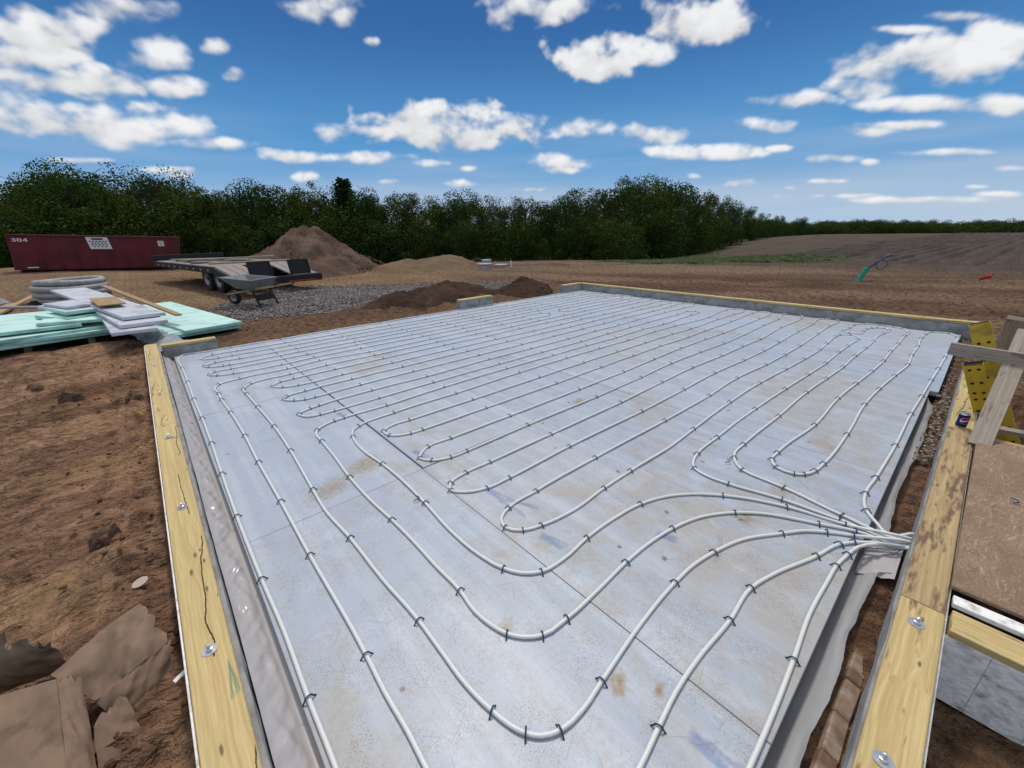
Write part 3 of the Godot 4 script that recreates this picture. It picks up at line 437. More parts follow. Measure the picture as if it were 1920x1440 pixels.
func make_materials() -> void:
	var soil := noise_tex(3, 0.012, [[0.0, grey(0.42)], [0.35, grey(0.72)], [0.6, grey(0.92)], [1.0, grey(1.0)]], 1024, 6, FastNoiseLite.TYPE_SIMPLEX_SMOOTH, 0.62)
	var soil_bump := noise_tex(8, 0.02, [], 1024, 6, FastNoiseLite.TYPE_SIMPLEX_SMOOTH, 0.66)
	var m := mat("soil", Color.WHITE, 0.95)
	m.vertex_color_use_as_albedo = true
	triplanar(m, soil, 1.9)
	relief(m, soil_bump, 5.0)
	m.metallic_specular = 0.25
	var yard := mat("yard_soil", Color.WHITE, 0.95)
	yard.vertex_color_use_as_albedo = true
	triplanar(yard, soil, 1.5)
	yard.uv1_scale = Vector3(1.0 / 1.9, 1.0 / 1.2, 1.0 / 1.0)
	relief(yard, soil_bump, 6.0)
	yard.metallic_specular = 0.25
	var clod := mat("clod", Color.WHITE, 0.97)
	clod.vertex_color_use_as_albedo = true
	triplanar(clod, soil, 0.7)
	relief(clod, soil_bump, 2.0)
	clod.metallic_specular = 0.2
	var stone := mat("stone", lin(0.20, 0.185, 0.178), 0.85)
	stone.vertex_color_use_as_albedo = true
	# insulation boards of the floor
	var tex := ImageTexture.create_from_image(floor_image())
	var speck := ImageTexture.create_from_image(speck_image(0.0))
	var gritty := ImageTexture.create_from_image(speck_image(0.42))
	var scuff := noise_tex(22, 0.02, [], 512, 5)
	for k in 6:
		var f := mat("board_%d" % k, [lin(1.0, 1.0, 1.0), lin(0.95, 0.96, 0.98), lin(1.0, 0.98, 0.96)][k % 3], 0.42)
		f.albedo_texture = tex
		f.uv1_triplanar = true
		f.uv1_world_triplanar = true
		f.uv1_scale = Vector3(1.0 / 10.24, 1.0 / 10.24, 1.0 / 10.24)
		f.uv1_offset = Vector3(0, 0, 8.2 / 10.24)
		f.detail_enabled = true
		f.detail_blend_mode = BaseMaterial3D.BLEND_MODE_MUL
		f.detail_albedo = speck if k < 3 else gritty
		f.detail_uv_layer = BaseMaterial3D.DETAIL_UV_2
		f.uv2_triplanar = true
		f.uv2_world_triplanar = true
		f.uv2_scale = Vector3.ONE / 1.7
		f.metallic_specular = 0.4
	var hose := mat("tubing", lin(0.68, 0.71, 0.70), 0.42)
	hose.metallic_specular = 0.5
	mat("clip", lin(0.014, 0.050, 0.115), 0.45)
	mat("zinc", lin(0.62, 0.64, 0.66), 0.32, 0.9)
	# concrete
	var c := mat("concrete", lin(0.34, 0.345, 0.335), 0.9)
	triplanar(c, noise_tex(31, 0.01, [[0.0, grey(0.74)], [0.45, grey(0.93)], [0.7, grey(1.0)], [1.0, grey(0.9)]], 512, 6), 1.4)
	relief(c, noise_tex(32, 0.05, [], 256, 4), 0.6)
	var wf := mat("white_foam", lin(0.90, 0.89, 0.86), 0.7)
	triplanar(wf, noise_tex(33, 0.02, [[0.0, lin(0.34, 0.28, 0.2)], [0.28, grey(0.86)], [0.6, grey(1.0)], [1.0, grey(0.92)]], 512, 5), 0.8)
	relief(wf, noise_tex(34, 0.12, [], 256, 3), 0.3)
	# timber
	var plank := wood_image(41, lin(0.66, 0.52, 0.25), lin(0.47, 0.35, 0.145), 9, 0.0, 768, 128)
	line_on(plank, Vector2(40, 60), Vector2(250, 78), 2.0, Color(0.20, 0.14, 0.07, 0.8), 0.9, 7)
	line_on(plank, Vector2(330, 40), Vector2(520, 62), 1.6, Color(0.20, 0.14, 0.07, 0.75), 0.9, 8)
	line_on(plank, Vector2(600, 90), Vector2(740, 80), 1.6, Color(0.16, 0.11, 0.05, 0.7), 0.3, 9)
	line_on(plank, Vector2(110, 20), Vector2(170, 52), 1.4, Color(0.2, 0.14, 0.06, 0.7), 0.5, 10)
	line_on(plank, Vector2(420, 100), Vector2(436, 30), 1.4, Color(0.2, 0.14, 0.06, 0.7), 0.5, 11)
	for k in 12:
		line_on(plank, Vector2(262 + k, 66), Vector2(300 + k * 0.6, 60 + k), 2.0, Color(0.42, 0.52, 0.40, 0.10), 0.5, 20 + k)
	wood("treated_plank", plank, 3.1, 0.19)
	wood("muddy_plank", wood_image(42, lin(0.64, 0.50, 0.25), lin(0.46, 0.34, 0.14), 4, 0.02, 768, 128), 3.1, 0.22)
	wood("very_muddy_plank", wood_image(46, lin(0.50, 0.38, 0.20), lin(0.34, 0.24, 0.11), 4, 0.26, 768, 128), 3.1, 0.22)
	wood("pine", wood_image(43, lin(0.46, 0.34, 0.17), lin(0.33, 0.22, 0.10), 4, 0.0), 2.0, 0.2)
	wood("grey_timber", wood_image(44, lin(0.40, 0.35, 0.29), lin(0.27, 0.225, 0.18), 3, 0.02), 2.0, 0.25)
	wood("old_deck", wood_image(45, lin(0.36, 0.31, 0.28), lin(0.20, 0.17, 0.15), 3, 0.0), 2.0, 0.25)
	wood("strand_board", panel_image(5), 1.22, 1.22, 0.9)
	wood("plywood", wood_image(47, lin(0.42, 0.29, 0.15), lin(0.32, 0.20, 0.09), 3, 0.0), 1.6, 0.8)
	# sheet film, cardboard
	var film := mat("film", Color(lin(0.50, 0.475, 0.475), 0.9), 0.26)
	film.transparency = BaseMaterial3D.TRANSPARENCY_ALPHA
	film.metallic_specular = 0.62
	film.cull_mode = BaseMaterial3D.CULL_DISABLED
	var cleaner := mat("milky_film", Color(lin(0.46, 0.47, 0.49), 0.82), 0.26)
	cleaner.transparency = BaseMaterial3D.TRANSPARENCY_ALPHA
	cleaner.metallic_specular = 0.6
	var card := mat("cardboard", lin(0.27, 0.18, 0.12), 0.9)
	triplanar(card, noise_tex(51, 0.015, [[0.0, grey(0.62)], [0.5, grey(0.95)], [1.0, grey(1.0)]], 256, 5), 0.5, false)
	# foam sheets of the pile
	var aq := mat("aqua_foam", lin(0.58, 0.86, 0.79), 0.55)
	triplanar(aq, noise_tex(52, 0.008, [[0.0, grey(0.72)], [0.4, grey(0.95)], [1.0, grey(1.0)]], 512, 5), 2.4)
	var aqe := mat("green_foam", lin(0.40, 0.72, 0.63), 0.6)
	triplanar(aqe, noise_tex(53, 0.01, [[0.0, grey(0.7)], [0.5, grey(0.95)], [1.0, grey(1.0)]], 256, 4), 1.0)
	var lav := mat("lavender_foam", lin(0.60, 0.63, 0.69), 0.5)
	triplanar(lav, noise_tex(54, 0.008, [[0.0, grey(0.7)], [0.45, grey(0.95)], [1.0, grey(1.0)]], 512, 5), 2.0)
	# painted steel
	var red := mat("red_paint", lin(0.15, 0.006, 0.014), 0.6)
	triplanar(red, noise_tex(55, 0.006, [[0.0, grey(0.6)], [0.5, grey(0.9)], [1.0, grey(1.0)]], 512, 6), 4.0, false)
	mat("dark_red_paint", lin(0.10, 0.006, 0.012), 0.6)
	mat("white_paint", lin(0.72, 0.72, 0.70), 0.6)
	mat("ink", lin(0.03, 0.03, 0.035), 0.7)
	mat("black_steel", lin(0.012, 0.012, 0.013), 0.75)
	mat("rubber", lin(0.02, 0.02, 0.02), 0.85)
	mat("rim", lin(0.32, 0.33, 0.33), 0.45, 0.6)
	mat("reflector", lin(0.55, 0.5, 0.42), 0.3)
	mat("red_strip", lin(0.35, 0.02, 0.02), 0.4)
	var tray := mat("barrow_steel", lin(0.30, 0.33, 0.34), 0.5, 0.2)
	triplanar(tray, noise_tex(56, 0.01, [[0.0, lin(0.5, 0.36, 0.24)], [0.42, grey(0.8)], [1.0, grey(1.0)]], 256, 5), 0.8, false)
	var yel := mat("yellow_paint", lin(0.66, 0.44, 0.035), 0.5)
	triplanar(yel, noise_tex(57, 0.012, [[0.0, grey(0.62)], [0.4, grey(0.93)], [1.0, grey(1.0)]], 256, 5), 1.0, false)
	var coil := mat("grey_pipe", lin(0.46, 0.45, 0.45), 0.6)
	triplanar(coil, noise_tex(58, 0.02, [[0.0, grey(0.7)], [1.0, grey(1.0)]], 256, 4), 1.0)
	mat("conduit", lin(0.36, 0.37, 0.39), 0.45)
	mat("green_pipe", lin(0.02, 0.38, 0.24), 0.5)
	mat("blue_hose", lin(0.015, 0.035, 0.16), 0.45)
	mat("red_ribbon", lin(0.45, 0.02, 0.025), 0.6)
	mat("white_plastic", lin(0.68, 0.68, 0.66), 0.45)
	mat("lid_grey", lin(0.36, 0.37, 0.37), 0.7)
	var bark := mat("bark", lin(0.06, 0.048, 0.038), 0.95)
	triplanar(bark, noise_tex(59, 0.03, [[0.0, grey(0.5)], [1.0, grey(1.0)]], 256, 4), 0.6, false)
	var leaf := mat("leaf", Color.WHITE, 0.62)
	leaf.vertex_color_use_as_albedo = true
	leaf.cull_mode = BaseMaterial3D.CULL_DISABLED
	leaf.backlight_enabled = true
	leaf.backlight = Color(0.46, 0.52, 0.18)
	leaf.metallic_specular = 0.12
	var grass := mat("grass", Color.WHITE, 0.8)
	grass.vertex_color_use_as_albedo = true
	grass.cull_mode = BaseMaterial3D.CULL_DISABLED

# ------------------------------------------------------------------ sky
func fill_clouds(list: PackedFloat32Array, cover: PackedFloat32Array, glow: PackedFloat32Array, w: int, h: int, f: FastNoiseLite, wisp: FastNoiseLite, step := 1) -> void:
	for k in range(0, list.size(), 8):
		var az := list[k]
		var el := list[k + 1]
		var ex := list[k + 6] * 1.6
		var ey := list[k + 7] * 1.6
		var x0 := int(floorf((az - ex) / TAU * w / step)) * step
		var x1 := int(ceilf((az + ex) / TAU * w))
		var y0 := maxi(0, int((0.5 - (el + ey) / PI) * h / step) * step)
		var y1 := mini(h / 2 - 1, int((0.5 - (el - ey) / PI) * h) + 1)
		for y in range(y0, y1 + 1, step):
			var e := PI * (0.5 - (y + 0.5) / h)
			for x in range(x0, x1 + 1, step):
				var a := TAU * (x + 0.5) / w
				var da := a - az
				var de := e - el
				var u := list[k + 2] * da + list[k + 3] * de
				var v := list[k + 4] * da + list[k + 5] * de
				if u * u + v * v > 4.2:
					continue
				u += wisp.get_noise_2d(a * 380.0 + 900.0, e * 620.0) * 0.5
				v += wisp.get_noise_2d(a * 380.0, e * 620.0 + 500.0) * 0.5
				var r := u * u + v * v
				if r > 2.4:
					continue
				var s := f.get_noise_3d(a * 420.0, e * 640.0, 0.0)
				var t := wisp.get_noise_2d(a * 260.0, e * 900.0)
				var d := 1.08 - r * 0.80 + s * 1.25 + t * 0.4
				if d <= 0.0:
					continue
				var al := clampf(d * (1.15 if list[k + 7] > 0.025 else 0.8), 0.0, 1.0)
				al = al * al * (3.0 - 2.0 * al)
				var lit := clampf(0.98 - clampf(v * 0.45 + 0.2, 0.0, 1.0) * 0.20 + s * 0.16, 0.5, 1.0)
				for sy in step:
					for sx in step:
						var at := mini(y + sy, h / 2 - 1) * w + posmod(x + sx, w)
						if al > cover[at]:
							glow[at] = lerpf(lit, glow[at], clampf(cover[at] / maxf(al, 0.001) * 0.5, 0.0, 0.5))
							cover[at] = al

func make_sky() -> Sky:
	var w := 3072
	var h := 1536
	var cover := PackedFloat32Array()
	var glow := PackedFloat32Array()
	cover.resize(w * h / 2)
	glow.resize(w * h / 2)
	var f := FastNoiseLite.new()
	f.seed = 5
	f.frequency = 0.028
	f.fractal_octaves = 5
	f.fractal_gain = 0.54
	var wisp := FastNoiseLite.new()
	wisp.seed = 9
	wisp.frequency = 0.02
	wisp.fractal_octaves = 4
	fill_clouds(CLOUDS, cover, glow, w, h, f, wisp)
	# the same kind of sky goes on all round and overhead
	var rest := PackedFloat32Array()
	var r := RandomNumberGenerator.new()
	r.seed = 12
	for k in 210:
		var az := deg_to_rad(41.0 + r.randf_range(62.0, 298.0))
		var el := deg_to_rad(pow(r.randf(), 1.6) * 60.0 + 2.0)
		if k % 5 == 0:
			az = deg_to_rad(r.randf_range(0.0, 360.0))
			el = deg_to_rad(r.randf_range(46.0, 80.0))
		var big := r.randf_range(0.5, 1.7) * (0.045 + sin(el) * 0.17)
		var rx := big / maxf(cos(el), 0.3)
		var ry := big * lerpf(0.16, 0.6, sin(el))
		rest.append_array(PackedFloat32Array([az, el, 1.0 / rx, 0.0, 0.0, -1.0 / ry, rx, ry]))
	fill_clouds(rest, cover, glow, w, h, f, wisp, 3)
	var data := PackedFloat32Array()
	data.resize(w * h * 3)
	data.fill(0.105)
	var low := Vector3(0.33, 0.44, 0.57)
	var mid := Vector3(0.082, 0.255, 0.50)
	var high := Vector3(0.029, 0.108, 0.295)
	for y in h / 2:
		var e := PI * (0.5 - (y + 0.5) / h)
		var se := maxf(sin(e), 0.0)
		var c := low.lerp(mid, smoothstep(0.0, 0.17, se)).lerp(high, smoothstep(0.13, 0.385, se))
		for x in w:
			var at := (y * w + x) * 3
			var q := c
			if e >= 0.0:
				var a := cover[y * w + x]
				if e < 0.24:
					var hz := clampf(wisp.get_noise_2d(TAU * (x if x < w / 2 else x - w) / w * 60.0, e * 700.0) * 0.6 + 0.20, 0.0, 0.4) * (1.0 - e / 0.24)
					q = q.lerp(Vector3(0.46, 0.50, 0.56), hz)
				if a > 0.0:
					var g := glow[y * w + x]
					q = q.lerp(Vector3(0.70, 0.705, 0.715) * g * g, a * 0.97)
			data[at] = q.x
			data[at + 1] = q.y
			data[at + 2] = q.z
	var im := Image.create_from_data(w, h, false, Image.FORMAT_RGBF, data.to_byte_array())
	var sm := PanoramaSkyMaterial.new()
	sm.panorama = ImageTexture.create_from_image(im)
	var sky := Sky.new()
	sky.sky_material = sm
	return sky

# ------------------------------------------------------------------ ground
func sstep(a: float, b: float, x: float) -> float:
	var t := clampf((x - a) / (b - a), 0.0, 1.0)
	return t * t * (3.0 - 2.0 * t)

func far_ground(x: float, z: float) -> float:
	var d := sqrt(x * x + z * z)
	var a := rad_to_deg(atan2(x, -z))
	var w := sstep(79.0, 58.0, a) if a < 100.0 else 0.0
	var d0 := 22.0 + 16.0 * (1.0 - sstep(2.0, 24.0, a))
	var h := -0.04 - w * 0.055 * maxf(0.0, minf(d, 66.0) - d0)
	h += 0.24 * sstep(12.0, 26.0, d) * (1.0 - sstep(-7.0, 4.0, a))
	h -= sstep(60.0, 74.0, a) * 0.05 * maxf(0.0, d - 112.0)
	return h

func ground_at(x: float, z: float) -> float:
	if x > -0.2 and x < 9.85 and z > -7.96 and z < 0.17:
		if z > -0.2:
			return lerpf(-0.165, -0.075, sstep(-0.10, 0.05, z)) + bumps.get_noise_2d(x * 9.0, z * 9.0) * 0.03 + lumps.get_noise_2d(x * 3.0, z * 3.0) * 0.02
		return -0.165
	if z > 0.17 and x > -0.5 and x < 6.6 and z < 2.6:
		return (-0.15 if x < 2.1 else -0.34) + lumps.get_noise_2d(x * 2.0, z * 2.0) * 0.08 + bumps.get_noise_2d(x * 8.0, z * 8.0) * 0.035
	var h := far_ground(x, z)
	var d := sqrt(x * x + z * z)
	var rough := 1.0 - 0.75 * sstep(20.0, 60.0, d)
	# ruts pressed by machines: along x on the left, roughly along the far wall beyond it
	var rut := streak.get_noise_2d(x * 1.3, z * 7.0 + x * 0.7)
	var left := sstep(0.1, -0.4, x) * sstep(-13.0, -9.0, z)
	h += left * (0.06 + rut * 0.075 - absf(streak.get_noise_2d(x * 1.6 + 7.0, z * 16.0 + x * 2.4)) * 0.06 + lumps.get_noise_2d(x * 2.2, z * 2.2) * 0.05)
	h += bumps.get_noise_2d(x * 5.0, z * 5.0) * (0.03 + 0.02 * left) * rough
	h += fine.get_noise_2d(x * 9.0, z * 9.0) * 0.018 * rough
	var beyond := sstep(9.7, 11.5, x)
	h += beyond * streak.get_noise_2d(z * 1.2 + x * 0.3, x * 5.0) * 0.07 * rough
	h += lumps.get_noise_2d(x * 0.7, z * 0.7) * 0.06 * rough
	if z < -7.96 and z > -9.0 and x > -0.3 and x < 9.9:
		h = minf(h, -0.03) if z > -8.2 else lerpf(minf(h, -0.02), h, sstep(-8.2, -9.0, z))
	# low berm thrown up along the open side
	h += exp(-pow((z + 9.25) / 0.55, 2.0)) * sstep(0.9, 2.2, x) * sstep(8.6, 7.2, x) * (0.10 + lumps.get_noise_2d(x * 1.6, 3.0) * 0.13 + bumps.get_noise_2d(x * 7.0, z * 7.0) * 0.05)
	return h

func ground_color(x: float, z: float) -> Color:
	var d := sqrt(x * x + z * z)
	var a := rad_to_deg(atan2(x, -z))
	var n := lumps.get_noise_2d(x * 0.9, z * 0.9)
	var n2 := bumps.get_noise_2d(x * 3.0, z * 3.0)
	var n3 := lumps.get_noise_2d(x * 0.22 + 50.0, z * 0.22)
	var c := Color(0.175, 0.110, 0.070).lerp(Color(0.100, 0.060, 0.040), clampf(0.45 + n * 0.9 + n2 * 0.4, 0.0, 1.0))
	if x < 0.0 and z > -12.0:          # left yard: packed clay, ochre where dry
		var smear := streak.get_noise_2d(x * 1.4 - z * 0.25 + 40.0, z * 9.0 + x * 1.8)
		c = Color(0.25, 0.155, 0.098).lerp(Color(0.125, 0.074, 0.050), clampf(0.46 + n * 0.9 + n2 * 0.5 + smear * 0.95, 0.0, 1.0))
		c = c.lerp(Color(0.24, 0.165, 0.088), clampf(lumps.get_noise_2d(x * 1.3 + 90.0, z * 1.3) * 1.6 - 0.2, 0.0, 0.6))
	var dry := sstep(11.5, 15.0, d) * sstep(40.0, 30.0, a) * clampf(0.75 + n * 0.8, 0.0, 1.0)
	c = c.lerp(Color(0.26, 0.185, 0.11), dry * 0.85)
	var mid := sstep(16.0, 21.0, d) * sstep(25.0, 40.0, a)
	c = c.lerp(Color(0.175, 0.128, 0.092), mid * clampf(0.6 + n3 * 0.9 + n * 0.4, 0.0, 1.0))
	var field := sstep(20.0, 26.0, d) * sstep(56.0, 64.0, a)
	c = c.lerp(Color(0.135, 0.108, 0.088).lerp(Color(0.10, 0.077, 0.06), clampf(0.5 + n, 0.0, 1.0)), field)
	var band := streak.get_noise_2d((x * 0.42 + z * 0.91) * 0.16 + 30.0, (x * 0.91 - z * 0.42) * 1.3)
	c = c.lerp(Color(0.23, 0.165, 0.112), sstep(9.8, 12.0, x) * (1.0 - field) * clampf(band * 1.6 + 0.15, 0.0, 0.7))
	c = c.lerp(Color(0.085, 0.054, 0.040), sstep(9.8, 12.0, x) * (1.0 - field) * clampf(-band * 1.8 - 0.1, 0.0, 0.7))
	var k := 1.75 if x < 0.0 and z > -12.0 else lerpf(1.5, 1.3, field)
	c = Color(c.r * k * 1.04, c.g * k, c.b * k * 0.95)
	# turf: a strip across the field's near corner and the slope below the wood
	var turf := sstep(24.0, 27.0, d + n * 2.0) * sstep(36.0, 33.0, d + n2 * 2.0) * sstep(53.0, 58.0, a) * sstep(83.0, 76.0, a + n * 3.0)
	turf = maxf(turf * 0.85, sstep(26.0, 34.0, d) * sstep(50.0, 54.0, a) * sstep(70.0, 64.0, a + n * 4.0))
	turf = maxf(turf, sstep(40.0, 44.0, d + n * 4.0) * sstep(66.0, 60.0, a))
	c = c.lerp(Color(0.060, 0.110, 0.030).lerp(Color(0.095, 0.13, 0.045), clampf(0.5 + n2, 0.0, 1.0)), clampf(turf, 0.0, 1.0) * clampf(0.8 + n2 * 0.6, 0.0, 1.0))
	if d > 150.0:
		c = Color(0.06, 0.085, 0.03)
	return c

func spaced(stops: Array) -> PackedFloat32Array:       # [[to, step], ...] after a start
	var r := PackedFloat32Array()
	var at: float = stops[0]
	r.append(at)
	for k in range(1, stops.size()):
		var s: Array = stops[k]
		var n := maxi(1, int(roundf((s[0] - at) / s[1])))
		for j in n:
			r.append(at + (s[0] - at) * (j + 1) / n)
		at = s[0]
	return r

func grid(xs: PackedFloat32Array, zs: PackedFloat32Array, height: Callable, color: Callable, m: Material) -> ArrayMesh:
	var nx := xs.size()
	var nz := zs.size()
	var v := PackedVector3Array()
	var nn := PackedVector3Array()
	var c := PackedColorArray()
	var idx := PackedInt32Array()
	v.resize(nx * nz)
	nn.resize(nx * nz)
	c.resize(nx * nz)
	for j in nz:
		for i in nx:
			v[j * nx + i] = Vector3(xs[i], height.call(xs[i], zs[j]), zs[j])
			c[j * nx + i] = color.call(xs[i], zs[j])
	for j in nz:
		for i in nx:
			var dx := v[j * nx + mini(i + 1, nx - 1)] - v[j * nx + maxi(i - 1, 0)]
			var dz := v[mini(j + 1, nz - 1) * nx + i] - v[maxi(j - 1, 0) * nx + i]
			nn[j * nx + i] = dz.cross(dx).normalized()
	for j in nz - 1:
		for i in nx - 1:
			var a := j * nx + i
			idx.append_array([a, a + 1, a + nx, a + 1, a + nx + 1, a + nx])
	var arr := []
	arr.resize(Mesh.ARRAY_MAX)
	arr[Mesh.ARRAY_VERTEX] = v
	arr[Mesh.ARRAY_NORMAL] = nn
	arr[Mesh.ARRAY_COLOR] = c
	arr[Mesh.ARRAY_INDEX] = idx
	var r := ArrayMesh.new()
	r.add_surface_from_arrays(Mesh.PRIMITIVE_TRIANGLES, arr)
	r.surface_set_material(0, m)
	return r

func make_ground() -> void:
	var xs := spaced([-600.0, [-200.0, 50.0], [-60.0, 10.0], [-20.0, 1.6], [-6.0, 0.35], [-0.25, 0.14], [-0.15, 0.05], [9.8, 0.16], [9.9, 0.05], [14.0, 0.12], [24.0, 0.3], [45.0, 0.8], [130.0, 3.0], [330.0, 12.0], [900.0, 60.0]])
	var zs := spaced([-900.0, [-300.0, 60.0], [-100.0, 10.0], [-45.0, 1.6], [-24.0, 0.5], [-13.0, 0.16], [-8.1, 0.09], [-7.9, 0.05], [-1.0, 0.09], [0.15, 0.035], [0.2, 0.025], [1.2, 0.06], [4.0, 0.35], [30.0, 2.0], [200.0, 15.0], [700.0, 60.0]])
	var g := put(grid(xs, zs, ground_at, ground_color, M.soil), "ground")
	tag(g, "", "", "", "structure")
	# packed clay of the left yard, in finer relief
	var yx := spaced([-4.6, [-2.6, 0.06], [-0.246, 0.024]])
	var yz := spaced([-9.6, [-6.0, 0.05], [-0.9, 0.026], [0.6, 0.08]])
	var yard_h := func(x: float, z: float) -> float:
		var e := sstep(-4.6, -4.0, x) * sstep(-9.6, -8.9, z) * sstep(0.6, 0.3, z)
		var wx := x + lumps.get_noise_2d(x * 4.0, z * 4.0) * 0.12
		var wz := z + lumps.get_noise_2d(x * 4.0 + 30.0, z * 4.0) * 0.10
		var ridge := 0.5 - absf(streak.get_noise_2d(wx * 5.0, wz * 22.0 + wx * 3.0))             # pushed-up scabs of clay
		var crack := maxf(0.0, 0.10 - absf(streak.get_noise_2d(wx * 3.4 + 20.0, wz * 15.0 + wx * 3.0)))
		var calm := clampf(lumps.get_noise_2d(x * 1.2 + 8.0, z * 1.2) * 1.5 + 0.55, 0.25, 1.0)
		var loose := sstep(-0.75, -0.35, x + lumps.get_noise_2d(z * 2.0, 6.0) * 0.2)                     # thrown soil by the wall
		var fineness := fine.get_noise_2d(x * 14.0, z * 18.0) * 0.016 + ridge * 0.055 * calm - crack * 0.34 * calm
		fineness += loose * (maxf(0.0, lumps.get_noise_2d(x * 9.0, z * 9.0)) * 0.10 + bumps.get_noise_2d(x * 30.0, z * 30.0) * 0.045)
		return ground_at(x, z) - 0.005 - (1.0 - e) * 0.12 + fineness
	var y := put(grid(yx, yz, yard_h, ground_color, M.yard_soil), "yard")
	tag(y, "", "", "", "structure")
	# rows of the tilled field, ridges running away from the house
	var fx := spaced([25.0, [60.0, 0.8], [118.0, 2.5]])
	var fz := spaced([-13.0, [22.0, 0.127], [40.0, 0.2]])
	var ridge := func(x: float, z: float) -> float:
		var s := z - (x - 25.0) * 0.06
		var edge := sstep(25.0, 31.0, x + lumps.get_noise_2d(z * 0.6, 9.0) * 4.0) * sstep(-13.0, -9.0, z - (x - 25.0) * 0.05 + lumps.get_noise_2d(x * 0.5, 4.0) * 2.0)
		return far_ground(x, z) + 0.012 - (1.0 - edge) * 0.25 + sin(s * TAU / 0.76) * 0.11 * edge + bumps.get_noise_2d(x * 1.4, z * 5.0) * 0.045 + lumps.get_noise_2d(x * 0.5, z * 0.5) * 0.05
	var tone := func(x: float, z: float) -> Color:
		var s := z - (x - 25.0) * 0.06
		return Color(0.150, 0.122, 0.104).lerp(Color(0.088, 0.068, 0.056), clampf(0.42 + streak.get_noise_2d(x * 0.5, s * 3.0) * 0.9 + bumps.get_noise_2d(x * 1.2, z * 4.0) * 0.6 + lumps.get_noise_2d(x * 0.3, z * 0.3) * 0.6, 0.0, 1.0))
	var fld := put(grid(fx, fz, ridge, tone, M.soil), "tilled_field")
	tag(fld, "", "", "", "structure")

# a heap of loose earth: radial height field with lumps
func heap(at: Vector3, rx: float, rz: float, high: float, turn: float, seed_: int, c1: Color, c2: Color, extra: Array = [], rough := 1.0) -> MB:
	var mb := MB.new()
	mb.tinted = true
	var rings := 44
	var sides := 110
	var pts := []
	for k in rings + 1:
		var t := float(k) / rings
		for j in sides:
			var a := TAU * j / sides
			var wob := 1.0 + lumps.get_noise_2d(cos(a) * 3.0 + seed_ * 7.0, sin(a) * 3.0) * 0.28
			var lx := cos(a) * rx * t * wob
			var lz := sin(a) * rz * t * wob
			var cone := maxf(0.0, 1.0 - t)
			var y := high * (cone * 0.82 + 0.18 * cone * cone * (3.0 - 2.0 * cone))
			for e in extra:
				var q: float = Vector2(lx - e[0], lz - e[1]).length() / e[2]
				y = maxf(y, e[3] * maxf(0.0, 1.0 - q) * minf(1.0, cone * 3.5))
			var fade := minf(1.0, cone * 6.0)
			y += (lumps.get_noise_2d(lx * 1.7 + seed_ * 13.0, lz * 1.7) * 0.22 + bumps.get_noise_2d(lx * 5.0 + seed_, lz * 5.0) * 0.24 + fine.get_noise_2d(lx * 9.0, lz * 9.0) * 0.09) * fade * rough * minf(1.0, 0.35 + high * 0.5)
			pts.append(Vector3(lx, y - (0.06 if k == rings else 0.0), lz))
	var b := Basis(Vector3.UP, turn)
	for k in pts.size():
		var p: Vector3 = pts[k]
		mb.col = c1.lerp(c2, clampf(0.5 + lumps.get_noise_2d(p.x * 2.0 + seed_, p.z * 2.0) * 0.9 + bumps.get_noise_2d(p.x * 6.0, p.z * 6.0) * 0.6, 0.0, 1.0))
		mb.vert(b * p, Vector3.UP)
	for k in rings:
		for j in sides:
			var a := k * sides + j
			var e := k * sides + (j + 1) % sides
			mb.tri(a, e, a + sides)
			mb.tri(e, e + sides, a + sides)
	var acc := PackedVector3Array()
	acc.resize(mb.v.size())
	for k in range(0, mb.i.size(), 3):
		var f := (mb.v[mb.i[k + 2]] - mb.v[mb.i[k]]).cross(mb.v[mb.i[k + 1]] - mb.v[mb.i[k]])
		for q in 3:
			acc[mb.i[k + q]] += f
	for k in acc.size():
		mb.n[k] = acc[k].normalized() if acc[k].length() > 0.0 else Vector3.UP
	return mb

func rock(seed_: int) -> ArrayMesh:           # a small irregular lump, 20 faces split once
	var mb := MB.new()
	var r := RandomNumberGenerator.new()
	r.seed = seed_
	var f := SphereMesh.new()
	f.radial_segments = 7
	f.rings = 4
	var a := f.get_mesh_arrays()
	var src: PackedVector3Array = a[Mesh.ARRAY_VERTEX]
	var idx: PackedInt32Array = a[Mesh.ARRAY_INDEX]
	var pts := {}
	for p in src:
		var key := Vector3i((p * 1000.0).round())
		if not pts.has(key):
			pts[key] = p * r.randf_range(0.72, 1.2) * Vector3(1, 0.7, 0.9)
	for k in range(0, idx.size(), 3):
		var q := []
		for e in 3:
			q.append(pts[Vector3i((src[idx[k + e]] * 1000.0).round())])
		if q[0].distance_to(q[1]) > 0.001 and q[1].distance_to(q[2]) > 0.001 and q[0].distance_to(q[2]) > 0.001:
			mb.face(q, q[0] + q[1] + q[2])
	return mb.mesh(M.stone)

func scatter(called: String, mesh: Mesh, m: Material, places: Array, label: String, category: String) -> void:   # [Transform3D, Color]
	var mm := MultiMesh.new()
	mm.transform_format = MultiMesh.TRANSFORM_3D
	mm.use_colors = true
	mm.mesh = mesh
	mm.instance_count = places.size()
	for k in places.size():
		mm.set_instance_transform(k, places[k][0])
		mm.set_instance_color(k, places[k][1])
	var o := MultiMeshInstance3D.new()
	o.name = numbered(called)
	o.multimesh = mm
	o.material_override = m
	add_child(o)
	tag(o, label, category, "", "stuff")

func spin(s: Vector3) -> Basis:
	return Basis.from_euler(Vector3(rng.randf() * TAU, rng.randf() * TAU, rng.randf() * TAU)).scaled(s)

